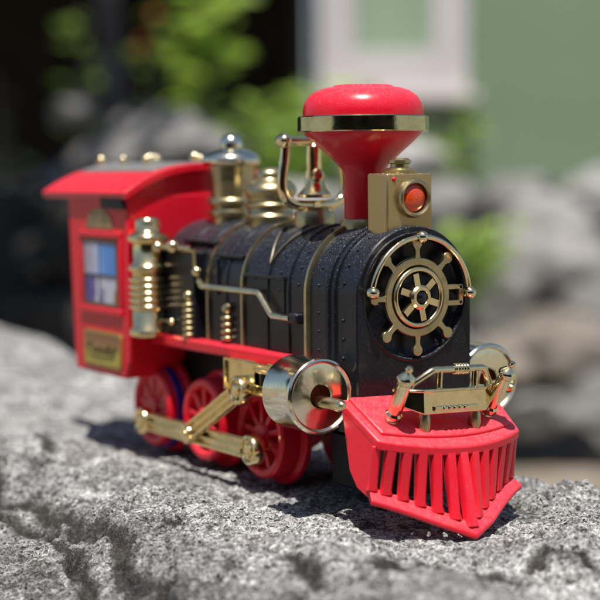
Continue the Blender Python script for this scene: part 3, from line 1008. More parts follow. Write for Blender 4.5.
# ---- cylinders, slide plates, rods (both sides)
for sy in (-1, 1):
    M_ = sy > 0
    yc, zc = -3.46, -3.06
    mb = MB()
    mb.lathe([(0, -2.2), (1.0, -2.2), (1.14, -2.16), (1.21, -2.08), (1.22, -1.9), (1.22, -0.62), (1.25, -0.56), (1.25, -0.44), (1.21, -0.38), (1.15, -0.36), (1.1, -0.40), (1.06, -0.47), (0.9, -0.45), (0.5, -0.42), (0.42, -0.42), (0.38, -0.46), (0.37, -1.2), (0, -1.2)],
             (0, yc, zc), 'x', 72)
    cyl_o = mb.done('cylinder', CAPM, toy, (-1.3, -yc * sy, zc), mirror=M_, angle=30)
    mb = MB()
    mb.lathe([(0, -0.02), (0.365, -0.02), (0.365, 0.0), (0, 0.0)], (-1.0, yc, zc), 'x', 32)
    mb.done('cylinder_bore', mat('dark_red_bore', (0.2, 0.02, 0.01), 0.5), cyl_o, (-1.15, -yc * sy, zc), mirror=M_)
    mb = MB()
    mb.lathe([(0, -1.1), (0.19, -1.1), (0.19, 0.66), (0.16, 0.78), (0.1, 0.86), (0, 0.88)], (0, yc + 0.0, zc - 0.16), 'x', 24)
    mb.done('piston_rod', GOLD_SOFT, cyl_o, (0, -yc * sy, zc - 0.16), mirror=M_)
    # slide plate with its slot
    mb = MB()
    y0, y1 = -2.98, -2.74
    X0, X1, Z0, Z1 = -7.37, -1.9, -3.62, -2.46
    hx0, hx1, hz0, hz1 = -5.36, -4.42, -3.26, -2.84
    for (a, b_, c_, d_) in ((X0, hx0, Z0, Z1), (hx1, X1, Z0, Z1), (hx0, hx1, Z0, hz0), (hx0, hx1, hz1, Z1)):
        mb.box(((a + b_) / 2, (y0 + y1) / 2, (c_ + d_) / 2), (b_ - a, y1 - y0, d_ - c_))
    mb.box(((X0 + X1) / 2, y0 - 0.03, Z1 - 0.06), (X1 - X0, 0.14, 0.1))
    mb.box((X0 + 0.06, y0 - 0.03, (Z0 + Z1) / 2), (0.1, 0.135, Z1 - Z0 - 0.01))
    mb.box(((hx0 + X1) / 2, y0 - 0.03, hz1 + 0.16), (X1 - hx0, 0.13, 0.07))
    mb.box(((hx0 + X1) / 2, y0 - 0.03, Z0 + 0.06), (X1 - hx0, 0.13, 0.1))
    mb.done('slide_plate', GOLD_ROD, toy, (-4.6, 2.86 * sy, -3.04), bevel=0.03, mirror=M_)

    def ribbed(mb, p0, p1, wd, y0, y1):
        """flat bar from p0 to p1 (x,z) with raised rails"""
        d = Vector((p1[0] - p0[0], 0, p1[1] - p0[1]))
        L = d.length
        ang = math.atan2(-d.z, d.x)
        rot = Matrix.Rotation(ang, 3, 'Y')
        c = Vector(((p0[0] + p1[0]) / 2, 0, (p0[1] + p1[1]) / 2))
        t = y1 - y0
        mb.box(c + Vector((0, (y0 + y1) / 2 + 0.07, 0)), (L, t * 0.36, wd), rot)
        for k in (-1, 0, 1):
            off = rot @ Vector((0, 0, k * (wd / 2 - 0.075)))
            mb.box(c + off + Vector((0, (y0 + y1) / 2, 0)), (L, t, 0.11), rot)

    def boss(mb, x, z, r, y0, y1):
        mb.lathe([(0, y1), (r * 0.96, y1), (r, y1 - 0.05), (r, y0 + 0.08), (r * 0.93, y0 + 0.01), (r * 0.82, y0 - 0.02), (r * 0.72, y0 + 0.02), (r * 0.68, y0 + 0.1),
                  (r * 0.45, y0 + 0.1), (r * 0.42, y0 + 0.0), (r * 0.3, y0 - 0.04), (0, y0 - 0.05)], (x, 0, z), 'y', 36)
    mb = MB()
    PF, PR, EL, SP = (-5.66, -5.6), (-13.92, -5.62), (-9.84, -5.58), (-5.97, -3.50)
    ribbed(mb, PR, PF, 0.72, -3.08, -2.86)
    boss(mb, PF[0], PF[1], 0.56, -3.14, -2.7)
    boss(mb, PR[0], PR[1], 0.54, -3.14, -2.7)
    for p in (PF, PR):
        mb.lathe([(0, -2.8), (0.2, -2.8), (0.2, -2.0), (0, -2.0)], (p[0], 0, p[1]), 'y', 16)
    mb.done('coupling_rod', GOLD_ROD, toy, (-9.8, 3.0 * sy, -5.6), bevel=0.012, mirror=M_, segs=1)
    mb = MB()
    ribbed(mb, EL, SP, 0.7, -3.32, -3.1)
    boss(mb, SP[0], SP[1], 0.53, -3.42, -2.9)
    mb.lathe([(0, -3.08), (0.36, -3.08), (0.36, -3.3), (0.3, -3.36), (0, -3.36)], (EL[0], 0, EL[1]), 'y', 24)
    mb.ball((EL[0] + 0.06, -3.36, EL[1] + 0.05), 0.1, 12)
    mb.done('connecting_rod', GOLD_ROD, toy, (-7.8, 3.2 * sy, -4.5), bevel=0.012, mirror=M_, segs=1)

# ---- wheels
def wheel(x, sy, kind):
    zc_, rw = -5.18, 1.57
    mb = MB()
    yf = -2.38
    prof = [(1.18, yf + 0.34), (1.22, yf + 0.05), (1.3, yf - 0.02), (1.48, yf - 0.02), (1.56, yf + 0.06), (1.61, yf + 0.76), (1.83, yf + 0.82), (1.87, yf + 0.98), (1.8, yf + 1.08), (1.0, yf + 1.1), (0, yf + 1.1)]
    if kind == 'rear':
        prof[0] = (1.2, yf + 0.14)
    mb.lathe([(0, prof[0][1])] + prof, (0, 0, 0), 'y', 64)
    dep = prof[0][1]
    mb.lathe([(0, yf - 0.02), (0.36, yf - 0.02), (0.46, yf + 0.06), (0.44, dep + 0.02), (0, dep + 0.02)], (0, 0, 0), 'y', 24)
    ns = 9
    for k in range(ns):
        t = 2 * PI * k / ns + 0.2
        rot = Matrix.Rotation(-t, 3, 'Y')
        mb.box(rot @ Vector((0.78, 0, 0)) + Vector((0, (yf + 0.12 + dep) / 2, 0)), (0.95, max(0.1, dep - yf - 0.06), 0.2), rot)
    mb.lathe([(0, -1.65), (0.25, -1.65), (0.25, 0), (0, 0)], (0, 0, 0), 'y', 12)
    for v in mb.bm.verts:
        v.co += Vector((x, 0, zc_))
    o = mb.done('wheel', RED_GLOSS, toy, (x, 2.0 * sy, zc_), mirror=sy > 0, angle=35, bevel=0.02)
    if kind == 'rear':
        mb = MB()
        mb.lathe([(1.5, yf + 0.34), (1.635, yf + 0.36), (1.645, yf + 0.66), (1.5, yf + 0.68), (1.5, yf + 0.34)], (x, 0, zc_), 'y', 56)
        mb.done('rubber_band', BLUE, o, (x, 2.1 * sy, zc_), mirror=sy > 0)
    return o


for sy in (-1, 1):
    wheel(-14.37, sy, 'rear')
    wheel(-10.22, sy, 'mid')
    wheel(-6.07, sy, 'front')

# ---- pilot (cow-catcher)
PO = (1.6, 0, -4.6)
ROLL = R(-2.0)
NB = 12     # number of slots


def top_edge(u):      # u -1..1 ; front edge of the deck
    return Vector((1.86 + 0.74 * (1 - abs(u) ** 2.0), 2.88 * u, -4.34 - 0.25 * (1 - abs(u) ** 2.0)))


def bot_edge(u):
    a = abs(u)
    return Vector((1.50 + 1.62 * (1 - a) ** 1.15, 2.9 * u, -6.02 - 1.10 * (1 - a) ** 1.15))


mb = MB()
# deck: sloping slab
NU = 24
us = [-1 + 2 * k / NU for k in range(NU + 1)]
backL, backR = Vector((0.05, -3.12, -3.25)), Vector((0.05, 3.12, -3.25))
th_ = 0.3
rowT = [mb.bm.verts.new(top_edge(u)) for u in us]
rowB = [mb.bm.verts.new(top_edge(u) + Vector((-0.02, 0, -th_))) for u in us]
bT = [mb.bm.verts.new(backL.lerp(backR, (u + 1) / 2)) for u in us]
bB = [mb.bm.verts.new(backL.lerp(backR, (u + 1) / 2) + Vector((0, 0, -th_))) for u in us]
for k in range(NU):
    mb.face([rowT[k], rowT[k + 1], bT[k + 1], bT[k]])
    mb.face([rowT[k], rowT[k + 1], rowB[k + 1], rowB[k]])
    mb.face([rowB[k], rowB[k + 1], bB[k + 1], bB[k]])
    mb.face([bT[k], bT[k + 1], bB[k + 1], bB[k]])
mb.face([rowT[0], rowB[0], bB[0], bT[0]])
mb.face([rowT[-1], rowB[-1], bB[-1], bT[-1]])
# raised inner pad of the deck
padf = [top_edge(u * 0.9).lerp(backL.lerp(backR, (u * 0.9 + 1) / 2), 0.17) + Vector((0.0, 0, 0.0)) for u in us]
padb = [backL.lerp(backR, (u * 0.9 + 1) / 2) for u in us]
nrm = Vector((0.5, 0, 0.86))
PT = [mb.bm.verts.new(p + nrm * 0.09) for p in padf]
PB = [mb.bm.verts.new(p + nrm * 0.09) for p in padb]
PT0 = [mb.bm.verts.new(p - nrm * 0.05) for p in padf]
PB0 = [mb.bm.verts.new(p - nrm * 0.05) for p in padb]
for k in range(NU):
    mb.face([PT[k], PT[k + 1], PB[k + 1], PB[k]])
    mb.face([PT[k], PT[k + 1], PT0[k + 1], PT0[k]])
    mb.face([PB[k], PB[k + 1], PB0[k + 1], PB0[k]])
    mb.face([PT0[k], PT0[k + 1], PB0[k + 1], PB0[k]])
mb.face([PT[0], PB[0], PB0[0], PT0[0]])
mb.face([PT[-1], PB[-1], PB0[-1], PT0[-1]])
pilot = mb.done('pilot', RED_PILOT, toy, PO, bevel=0.06, segs=3, angle=40)
pilot.rotation_euler = (ROLL, 0, 0)
# lower lip
mb = MB()
NL = 40
ul = [-1 + 2 * k / NL for k in range(NL + 1)]
sec = [(-0.1, 0.16), (0.06, 0.04), (0.34, -0.12), (0.40, -0.2), (0.38, -0.32), (0.26, -0.36), (-0.2, -0.2), (-0.25, 0.0)]
prevr = None
rings_ = []
for u in ul:
    p = bot_edge(u)
    r_ = []
    outd = Vector((1.0, 0.45 * (1 if u > 0 else -1) * min(1, abs(u) * 3), 0)).normalized() * (0.55 + 0.45 * min(1, abs(u) * 4))
    for a, z_ in sec:
        r_.append(mb.bm.verts.new(p + outd * a + Vector((0, 0, z_))))
    rings_.append(r_)
for A, Bv in zip(rings_, rings_[1:]):
    for k in range(len(sec)):
        mb.face([A[k], A[(k + 1) % len(sec)], Bv[(k + 1) % len(sec)], Bv[k]])
mb.face(rings_[0])
mb.face(list(reversed(rings_[-1])))
mb.done('lower_lip', RED_PILOT, pilot, (2, 0, -6.5), bevel=0.03, angle=45)


# bars
def bar(mb, u, wt, wb):
    a, b_ = top_edge(u) + Vector((-0.12 - (0.1 if abs(u) > 0.95 else 0), 0, -0.16)), bot_edge(u) + Vector((0.0, 0, 0.06))
    d = (b_ - a)
    tang = (top_edge(min(1, u + 0.05)) - top_edge(max(-1, u - 0.05))).normalized()
    tang2 = (bot_edge(min(1, u + 0.05)) - bot_edge(max(-1, u - 0.05))).normalized()
    rings = []
    for f in (0, 0.1, 0.35, 0.65, 0.9, 1):
        p = a + d * f
        s_ = (tang * (1 - f) + tang2 * f)
        s_.z = 0
        s_.normalize()
        ww = (wt + (wb - wt) * f) / 2 + (0.05 if f == 1 else 0)
        nf = Vector((s_.y, -s_.x, 0)).normalized()
        if nf.x < 0:
            nf = -nf
        rings.append([mb.bm.verts.new(p + s_ * sx * ww + nf * o) for sx, o in ((-0.7, 0.10), (0.7, 0.10), (1, 0.02), (1, -0.28), (-1, -0.28), (-1, 0.02))])
    for A, Bv in zip(rings, rings[1:]):
        for k in range(6):
            mb.face([A[k], A[(k + 1) % 6], Bv[(k + 1) % 6], Bv[k]])
    mb.face(rings[0])
    mb.face(list(reversed(rings[-1])))


for k in range(1, NB):
    u = -1 + 2 * k / NB
    mb = MB()
    bar(mb, u, 0.37, 0.34)
    mb.done('bar', RED_PILOT, pilot, (top_edge(u) + bot_edge(u)) / 2, angle=50, bevel=0.02)
# side cheeks
for sy in (-1, 1):
    mb = MB()
    tf, bf = top_edge(-1), bot_edge(-1)
    P0, P1, P2, P3 = backL + Vector((0, 0.02, 0)), tf + Vector((0, 0.02, 0)), bf + Vector((0.05, 0, 0.1)), Vector((1.0, -3.05, -5.95))
    P4 = Vector((0.62, -3.08, -5.45))
    quad = [P0, P1, bf.lerp(tf, 0.45) + Vector((-0.05, 0, 0)), P2, P2 + Vector((-0.1, 0, -0.3)), P3, P4]
    A = [mb.bm.verts.new(p) for p in quad]
    Bv = [mb.bm.verts.new(p + Vector((-0.05, 0.3, 0))) for p in quad]
    mb.face(A)
    mb.face(list(reversed(Bv)))
    for k in range(len(quad)):
        mb.face([A[k], A[(k + 1) % len(quad)], Bv[(k + 1) % len(quad)], Bv[k]])
    # corner post
    bar(mb, -0.97, 0.30, 0.30)
    mb.done('side_cheek', RED_PILOT, pilot, (1, 3 * sy, -5), bevel=0.05, mirror=sy > 0, angle=45)

# ---- gold buffer beam standing on the pilot deck
BO = (1.6, 0, -3.8)
lean = R(31)
mb = MB()


def LB(y, h, f=0.0):
    """point on the leaning plane: y across, h up along the lean, f forward"""
    d = Vector((math.sin(lean), 0, math.cos(lean)))
    nf = Vector((math.cos(lean), 0, -math.sin(lean)))
    return Vector((1.12, 0, -3.9)) + d * h + nf * f + Vector((0, y, 0))


# beam body: plan-view trapezoid with chamfered ends, standing clear of the deck on two feet
zt_, zb2 = -2.84, -3.62
pl = [(-1.86, 1.3), (-1.72, 1.68), (-1.2, 2.05), (1.3, 2.05), (1.82, 1.68), (1.92, 1.3), (1.6, 1.18), (-1.6, 1.18)]
A = [mb.bm.verts.new((x, y, zb2 + (0.34 if abs(y) > 1.85 else 0.2 if abs(y) > 1.45 else 0))) for y, x in pl]
Bv = [mb.bm.verts.new((x - 0.06, y, zt_)) for y, x in pl]
mb.face(A)
mb.face(list(reversed(Bv)))
for k in range(len(pl)):
    mb.face([A[k], A[(k + 1) % len(pl)], Bv[(k + 1) % len(pl)], Bv[k]])
beam = mb.done('buffer_beam', GOLD, toy, BO, bevel=0.06, segs=3)
beam.rotation_euler = (ROLL, 0, 0)
mb = MB()
mb.tube([(x - 0.06, y, zt_ - 0.01) for y, x in pl[:6]], 0.06, 8)
mb.box((2.05, 0.05, -3.42), (0.14, 1.75, 0.17))
for k in range(5):
    mb.box((2.1, -0.42 + k * 0.21, -3.41), (0.14, 0.15, 0.11))
mb.done('beam_trim', GOLD, beam, (1.9, 0, -3.3), bevel=0.03)
mb = MB()
xr_, zr_ = 1.88, -2.2
mb.tube([(1.6, -1.5, -2.87), (1.65, -1.4, -2.65), (xr_, -0.86, zr_ - 0.05), (xr_, -0.74, zr_), (xr_, 1.2, zr_), (xr_, 1.32, zr_ - 0.05), (1.65, 1.68, -2.65), (1.6, 1.72, -2.87)], 0.115, 12)
for yy in (-0.5, 0.95):
    mb.tube([(xr_, yy, zr_ - 0.03), (xr_ - 0.02, yy, -2.88)], 0.105, 10)
for k in range(5):
    mb.torus(0.13, 0.06, (0, 0, 0), 'y', 20, 8)
    vs = list(mb.bm.verts)[-20 * 9:]
    p = Vector((xr_, 0.1 + k * 0.115, zr_))
    for v in vs:
        v.co += p
mb.done('guard_rail', GOLD, beam, (2.0, 0, -2.5), angle=50)
for sy in (-1, 1):
    mb = MB()
    rotl = Matrix.Rotation(lean, 3, 'Y') @ Matrix.Rotation(R(4 * -sy), 3, 'X')
    base = LB(sy * 1.93 + 0.03, 0.0, 0.1)
    mb.lathe([(0, -0.05), (0.2, -0.05), (0.24, 0.1), (0.2, 0.2), (0.27, 0.28), (0.28, 0.42), (0.22, 0.5), (0.235, 0.56), (0.235, 1.62), (0.19, 1.66), (0.19, 1.72), (0.3, 1.75), (0.31, 1.84), (0.27, 1.9), (0.2, 1.97), (0.12, 2.04), (0.085, 2.08), (0.12, 2.12), (0.13, 2.18), (0.09, 2.26), (0, 2.29)],
             base, 'z', 24, rotl)
    mb.done('buffer_post', GOLD, beam, base, angle=40)
    mb = MB()
    mb.lathe([(0.1, -0.75), (0.15, -0.62), (0.21, -0.4), (0.2, -0.15), (0.15, 0.1)], (1.82, sy * 1.02, -3.6), 'z', 14)
    mb.done('beam_foot', GOLD_SATIN, beam, (1.82, sy * 1.02, -3.9))

# ------------------------------------------------------------------ garden behind
def stone_mat(name, c0, c1, sc=6):
    mt = mat(name, c0, 0.9, spec=0.2)
    n = N(mt)
    n.set('Base Color', n.ramp(n.noise(sc, 7, 0.7), [(0.35, c0), (0.65, c1)]))
    n.bump(n.noise(sc * 6, 6, 0.7), 0.6, 0.01)
    return mt


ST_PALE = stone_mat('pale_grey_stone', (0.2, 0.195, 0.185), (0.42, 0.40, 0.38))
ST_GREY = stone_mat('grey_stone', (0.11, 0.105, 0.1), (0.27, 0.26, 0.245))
ST_SHADE = stone_mat('shade_dark_stone', (0.012, 0.012, 0.011), (0.05, 0.048, 0.043))  # near-black colour stands in for the shade at the left
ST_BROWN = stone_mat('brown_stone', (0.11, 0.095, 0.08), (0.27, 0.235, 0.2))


def rock(D, px, z, sx, sy_, sz, mt, label, seed, group=None):
    bm = bmesh.new()
    bmesh.ops.create_icosphere(bm, subdivisions=4, radius=1)
    rnd = random.Random(seed)
    planes = [(Vector((rnd.gauss(0, 1), rnd.gauss(0, 1), rnd.gauss(0, 0.8))).normalized(), rnd.uniform(0.62, 0.9)) for _ in range(11)]
    for v in bm.verts:
        p = v.co.normalized()
        r_ = 1.0
        for nrm_, dd in planes:
            c_ = p.dot(nrm_)
            if c_ > 0:
                r_ = min(r_, dd / c_)
        a = np.array([p.x * 2 + seed]), np.array([p.y * 2 + p.z * 3])
        r_ *= 1 + 0.16 * float(fbm(a[0], a[1], 1.3, 4, seed)[0])
        v.co = Vector((p.x * r_ * sx / 2, p.y * r_ * sy_ / 2, p.z * r_ * sz / 2))
    me = bpy.data.meshes.new('rock')
    bm.to_mesh(me)
    bm.free()
    me.polygons.foreach_set('use_smooth', [True] * len(me.polygons))
    me.set_sharp_from_angle(angle=R(30))
    me.materials.append(mt)
    o = bpy.data.objects.new('rock', me)
    C.objects.link(o)
    o.location = BW(D, px, z)
    o.rotation_euler = (rnd.uniform(-.15, .15), rnd.uniform(-.15, .15), GARDEN_ROT + rnd.uniform(-.3, .3))
    tag(o, label, 'rock', group)
    return o


def pz(D, py):      # height that appears at picture row py, D metres ahead
    return 0.712 + (170 - py) / 1582 * D


GR = 'rubble stones of the low wall behind the toy'
rocks = [
    # D, px, py centre, w px, h px, material, label
    (4.3, 548, 262, 120, 110, ST_PALE, 'large pale grey rock at the right edge, above the brown one'),
    (4.5, 600, 205, 90, 60, ST_PALE, 'small pale rock on top of the rubble, at the far right edge'),
    (4.6, 520, 208, 90, 56, ST_GREY, 'grey rock on top of the rubble, right of the headlamp'),
    (4.6, 440, 215, 90, 60, ST_GREY, 'grey rock behind the headlamp box'),
    (4.2, 500, 300, 80, 90, ST_GREY, 'grey rock just right of the black smokebox front'),
    (4.2, 610, 310, 100, 90, ST_GREY, 'grey rock at the right edge, below the large pale rock'),
    (4.0, 560, 360, 130, 80, ST_BROWN, 'brownish rock low at the right, under the large pale rock'),
    (3.9, 480, 380, 120, 90, ST_BROWN, 'brownish rock behind the right-hand gold cylinder'),
    (3.9, 600, 405, 120, 60, ST_GREY, 'flat grey rock lowest at the right edge'),
    (3.9, 530, 412, 100, 46, ST_GREY, 'flat grey rock low down, right of the red cow-catcher'),
    (4.7, 360, 225, 100, 70, ST_GREY, 'grey rock behind the chimney pipe'),
    (4.7, 290, 215, 90, 60, ST_PALE, 'pale rock seen through the bell yoke'),
    (5.2, 395, 165, 110, 40, ST_PALE, 'long pale rock behind the red chimney'),
    (4.5, 165, 132, 110, 40, ST_GREY, 'long grey rock above the cab roof, sloping down to the right'),
    (4.2, 205, 152, 100, 40, ST_GREY, 'grey rock just above the cab roof, below the long one'),
    (4.3, 78, 110, 44, 30, ST_GREY, 'small grey rock in the shade, upper left above the cab'),
    (4.3, 118, 172, 110, 60, ST_GREY, 'shaded grey rock right behind the cab roof'),
    (4.1, 25, 215, 120, 70, ST_SHADE, 'large shade-coloured dark rock at the left edge, level with the cab roof'),
    (4.0, 20, 270, 130, 90, ST_SHADE, 'large shade-coloured dark rock at the left edge, level with the cab window'),
    (3.9, 100, 260, 120, 130, ST_SHADE, 'shade-coloured dark rock hidden mostly behind the red cab'),
    (3.8, 50, 330, 150, 90, ST_SHADE, 'shade-coloured dark rock low at the left, behind the boulder'),
    (4.4, 200, 215, 110, 90, ST_SHADE, 'shade-coloured dark rock behind the two gold domes'),
]
for i, (D, px, py, wp, hp, mt_, lb) in enumerate(rocks):
    s_ = D / 1582
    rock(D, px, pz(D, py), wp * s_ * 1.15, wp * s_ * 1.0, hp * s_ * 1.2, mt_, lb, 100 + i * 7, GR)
# the rubble needs a footing: an old low retaining wall that the loose rocks lie on
mb = MB()
seg_n = 60
rows = []
for k in range(seg_n + 1):
    L_ = -3.0 + 6.0 * k / seg_n
    D0 = 4.75
    hz = 0.50 + 0.12 * math.sin(k * 0.9) + 0.06 * math.sin(k * 2.3) + (0.10 if L_ < -0.3 else 0)
    pr_ = []
    for (dd, hh) in ((-0.65, -0.1), (-0.6, 0.15), (-0.35, 0.38), (-0.12, 0.85), (0.15, 1.0), (0.4, 0.9), (0.6, 0.4), (0.65, -0.1)):
        jit = 0.06 * math.sin(k * 1.7 + dd * 9)
        p = Vector((CP.x, CP.y, 0)) + FH * (D0 + dd + jit) + RH * L_
        pr_.append(mb.bm.verts.new((p.x, p.y, hz * hh if hh > 0 else -0.1)))
    rows.append(pr_)
for A, Bv in zip(rows, rows[1:]):
    for k in range(len(A) - 1):
        mb.face([A[k], A[k + 1], Bv[k + 1], Bv[k]])
mb.face(rows[0])
mb.face(list(reversed(rows[-1])))
bank = mb.done('stone_bank', ST_GREY, scale=1, angle=25)
tag(bank, 'low bank of grey rubble running behind the toy, the loose rocks lie on it', 'stone bank')

# ---- green house
def frame_world(o, D, px, z=0.0, yaw=0.0):
    o.location = BW(D, px, z)
    o.rotation_euler = (0, 0, GARDEN_ROT + yaw)


house = bpy.data.objects.new('green_house', None)
C.objects.link(house)
frame_world(house, 8.0, 300)
ORG[house.name] = Vector((0, 0, 0))
tag(house, 'sage green rendered house wall with a pale framed window, upper right', 'house')
GW = mat('sage_green_render', (0.13, 0.2, 0.115), 0.85, spec=0.2)
n = N(GW)
n.set('Base Color', n.ramp(n.noise(1.6, 6, 0.6), [(0.3, (0.17, 0.235, 0.15)), (0.7, (0.2, 0.265, 0.17))]))
n.bump(n.noise(60, 4, 0.6), 0.3, 0.004)
FRM = mat('pinkish_white_paint', (0.62, 0.56, 0.56), 0.6)
n = N(FRM)
n.set('Base Color', n.ramp(n.noise(5, 5, 0.6), [(0.3, (0.5, 0.455, 0.45)), (0.7, (0.58, 0.53, 0.52))]))


def hx(px):
    return (px - 300) / 1582 * 8.0


def hz_(py):
    return 0.712 + (170 - py) / 1582 * 8.0


wx0, wx1 = hx(338), hx(452)          # opening in the wall
wz0, wz1 = hz_(72), hz_(72) + 1.1
L0, L1, HT = hx(322), 7.0, 3.0
mb = MB()
for a, b_, c_, d_ in ((L0, wx0, 0, HT), (wx1, L1, 0, HT), (wx0, wx1, 0, wz0), (wx0, wx1, wz1, HT)):
    mb.box(((a + b_) / 2, 0.12, (c_ + d_) / 2), (b_ - a, 0.24, d_ - c_))
mb.box((L0 + 0.1, 2.4, HT / 2), (0.2, 4.3, HT))
mb.box((L1 - 0.1, 2.4, HT / 2), (0.2, 4.3, HT))
mb.box(((L0 + L1) / 2, 4.6, HT / 2), (L1 - L0, 0.1, HT))
mb.done('wall', GW, house, (0, 0, 0), scale=1, flat=True)
mb = MB()
mb.prism([(-0.12, HT), (2.4, HT + 1.1), (5.1, HT), (5.1, HT + 0.1), (2.4, HT + 1.22), (-0.12, HT + 0.1)], 'x', L0 - 0.3, L1 + 0.3)
mb.done('roof', ST_BROWN, house, (0, 0, 0), scale=1, flat=True)
mb = MB()
fo = 0.035
ox0, ox1, oz0 = hx(321), hx(468), hz_(96)
ix0, ix1, iz0 = hx(356), hx(434), hz_(55)
oz1, iz1 = wz1 + 0.12, wz1 - 0.06
for a, b_, c_, d_ in ((ox0, ix0, oz0, oz1), (ix1, ox1, oz0, oz1), (ix0, ix1, oz0, iz0), (ix0, ix1, iz1, oz1)):
    mb.box(((a + b_) / 2, -0.02, (c_ + d_) / 2), (b_ - a, 0.04, d_ - c_))
mb.box(((ox0 + ox1) / 2, -0.07, oz0 - 0.02), (ox1 - ox0 + 0.08, 0.16, 0.045))
wf = mb.done('window_frame', FRM, house, (0, 0, 0), scale=1, bevel=0.006)
mb = MB()
mb.box(((ix0 + ix1) / 2, 0.03, (iz0 + iz1) / 2), (ix1 - ix0 + 0.06, 0.03, iz1 - iz0 + 0.06))
PANE = mat('pale_green_shutter', (0.15, 0.22, 0.14), 0.5)
n = N(PANE)
n.set('Base Color', n.ramp(n.noise(3, 3, 0.5), [(0.3, (0.25, 0.33, 0.22)), (0.7, (0.32, 0.40, 0.28))]))
mb.done('shutter', PANE, wf, (0, 0, 0), scale=1)

# ---- open shed left of the house, added as a dark shaded backdrop
shed = bpy.data.objects.new('shade_shed', None)
C.objects.link(shed)
frame_world(shed, 8.1, 300)
ORG[shed.name] = Vector((0, 0, 0))
tag(shed, 'open-fronted shed added to give the deep shade, upper left behind the plants', 'shed')
TIM = mat('shade_dark_timber', (0.02, 0.017, 0.014), 0.8)  # near-black colour helps make the deep shade of the backdrop
n = N(TIM)
n.set('Base Color', n.ramp(n.noise(9, 5, 0.6), [(0.3, (0.014, 0.011, 0.009)), (0.7, (0.07, 0.05, 0.036))]))
SX0, SX1 = -6.0, hx(322) - 0.03
mb = MB()
mb.box(((SX0 + SX1) / 2, 4.2, 1.2), (SX1 - SX0, 0.08, 2.4))
mb.box((SX0 + 0.04, 2.1, 1.2), (0.08, 4.1, 2.4))
mb.box((SX1 - 0.06, 2.55, 1.2), (0.08, 3.2, 2.4))
mb.done('wall', TIM, shed, (0, 0, 0), scale=1, flat=True)
mb = MB()
mb.box(((SX0 + SX1) / 2 - 0.05, 2.15, 2.46), (SX1 - SX0 - 0.1, 4.4, 0.1))
mb.done('roof', TIM, shed, (0, 0, 0), scale=1, flat=True)
for L_ in (-4.8, -3.4, -2.0):
    mb = MB()
    mb.box((L_, 0.05, 1.2), (0.1, 0.1, 2.4))
    mb.done('post', TIM, shed, (L_, 0.05, 0), scale=1)

# ---- plants
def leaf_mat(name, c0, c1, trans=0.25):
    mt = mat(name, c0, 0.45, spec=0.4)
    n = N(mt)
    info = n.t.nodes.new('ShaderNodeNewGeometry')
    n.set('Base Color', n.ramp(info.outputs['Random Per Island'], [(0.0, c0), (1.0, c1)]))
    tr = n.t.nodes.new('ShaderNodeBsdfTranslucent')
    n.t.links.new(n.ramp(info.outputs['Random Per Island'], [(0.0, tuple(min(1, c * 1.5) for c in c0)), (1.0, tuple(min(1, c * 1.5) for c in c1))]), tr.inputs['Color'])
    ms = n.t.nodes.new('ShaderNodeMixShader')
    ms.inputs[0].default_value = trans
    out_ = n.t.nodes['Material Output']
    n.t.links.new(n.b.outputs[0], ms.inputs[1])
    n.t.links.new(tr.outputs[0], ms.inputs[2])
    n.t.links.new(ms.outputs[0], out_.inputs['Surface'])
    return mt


LF_BRIGHT = leaf_mat('bright_green_leaf', (0.20, 0.33, 0.04), (0.36, 0.50, 0.09), 0.4)
LF_MID = leaf_mat('mid_green_leaf', (0.09, 0.16, 0.03), (0.2, 0.29, 0.07), 0.35)
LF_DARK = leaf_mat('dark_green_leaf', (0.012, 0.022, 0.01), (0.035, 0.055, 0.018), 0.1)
BARK = stone_mat('grey_brown_bark', (0.05, 0.045, 0.045), (0.13, 0.12, 0.12), 12)


def leaf(mb, p, d, up_, L_, W_):
    d = d.normalized()
    sd = d.cross(up_).normalized()
    nn_ = sd.cross(d)
    v = [mb.bm.verts.new(p + d * L_ * a + sd * W_ * b_ + nn_ * L_ * c_) for a, b_, c_ in
         ((0, 0, 0), (0.3, 0.42, 0.05), (0.68, 0.36, 0.02), (1, 0, -0.12), (0.68, -0.36, 0.02), (0.3, -0.42, 0.05), (0.5, 0, 0.0))]
    for a, b_ in ((0, 1), (1, 2), (2, 3), (3, 4), (4, 5), (5, 0)):
        mb.face([v[6], v[a], v[b_]])


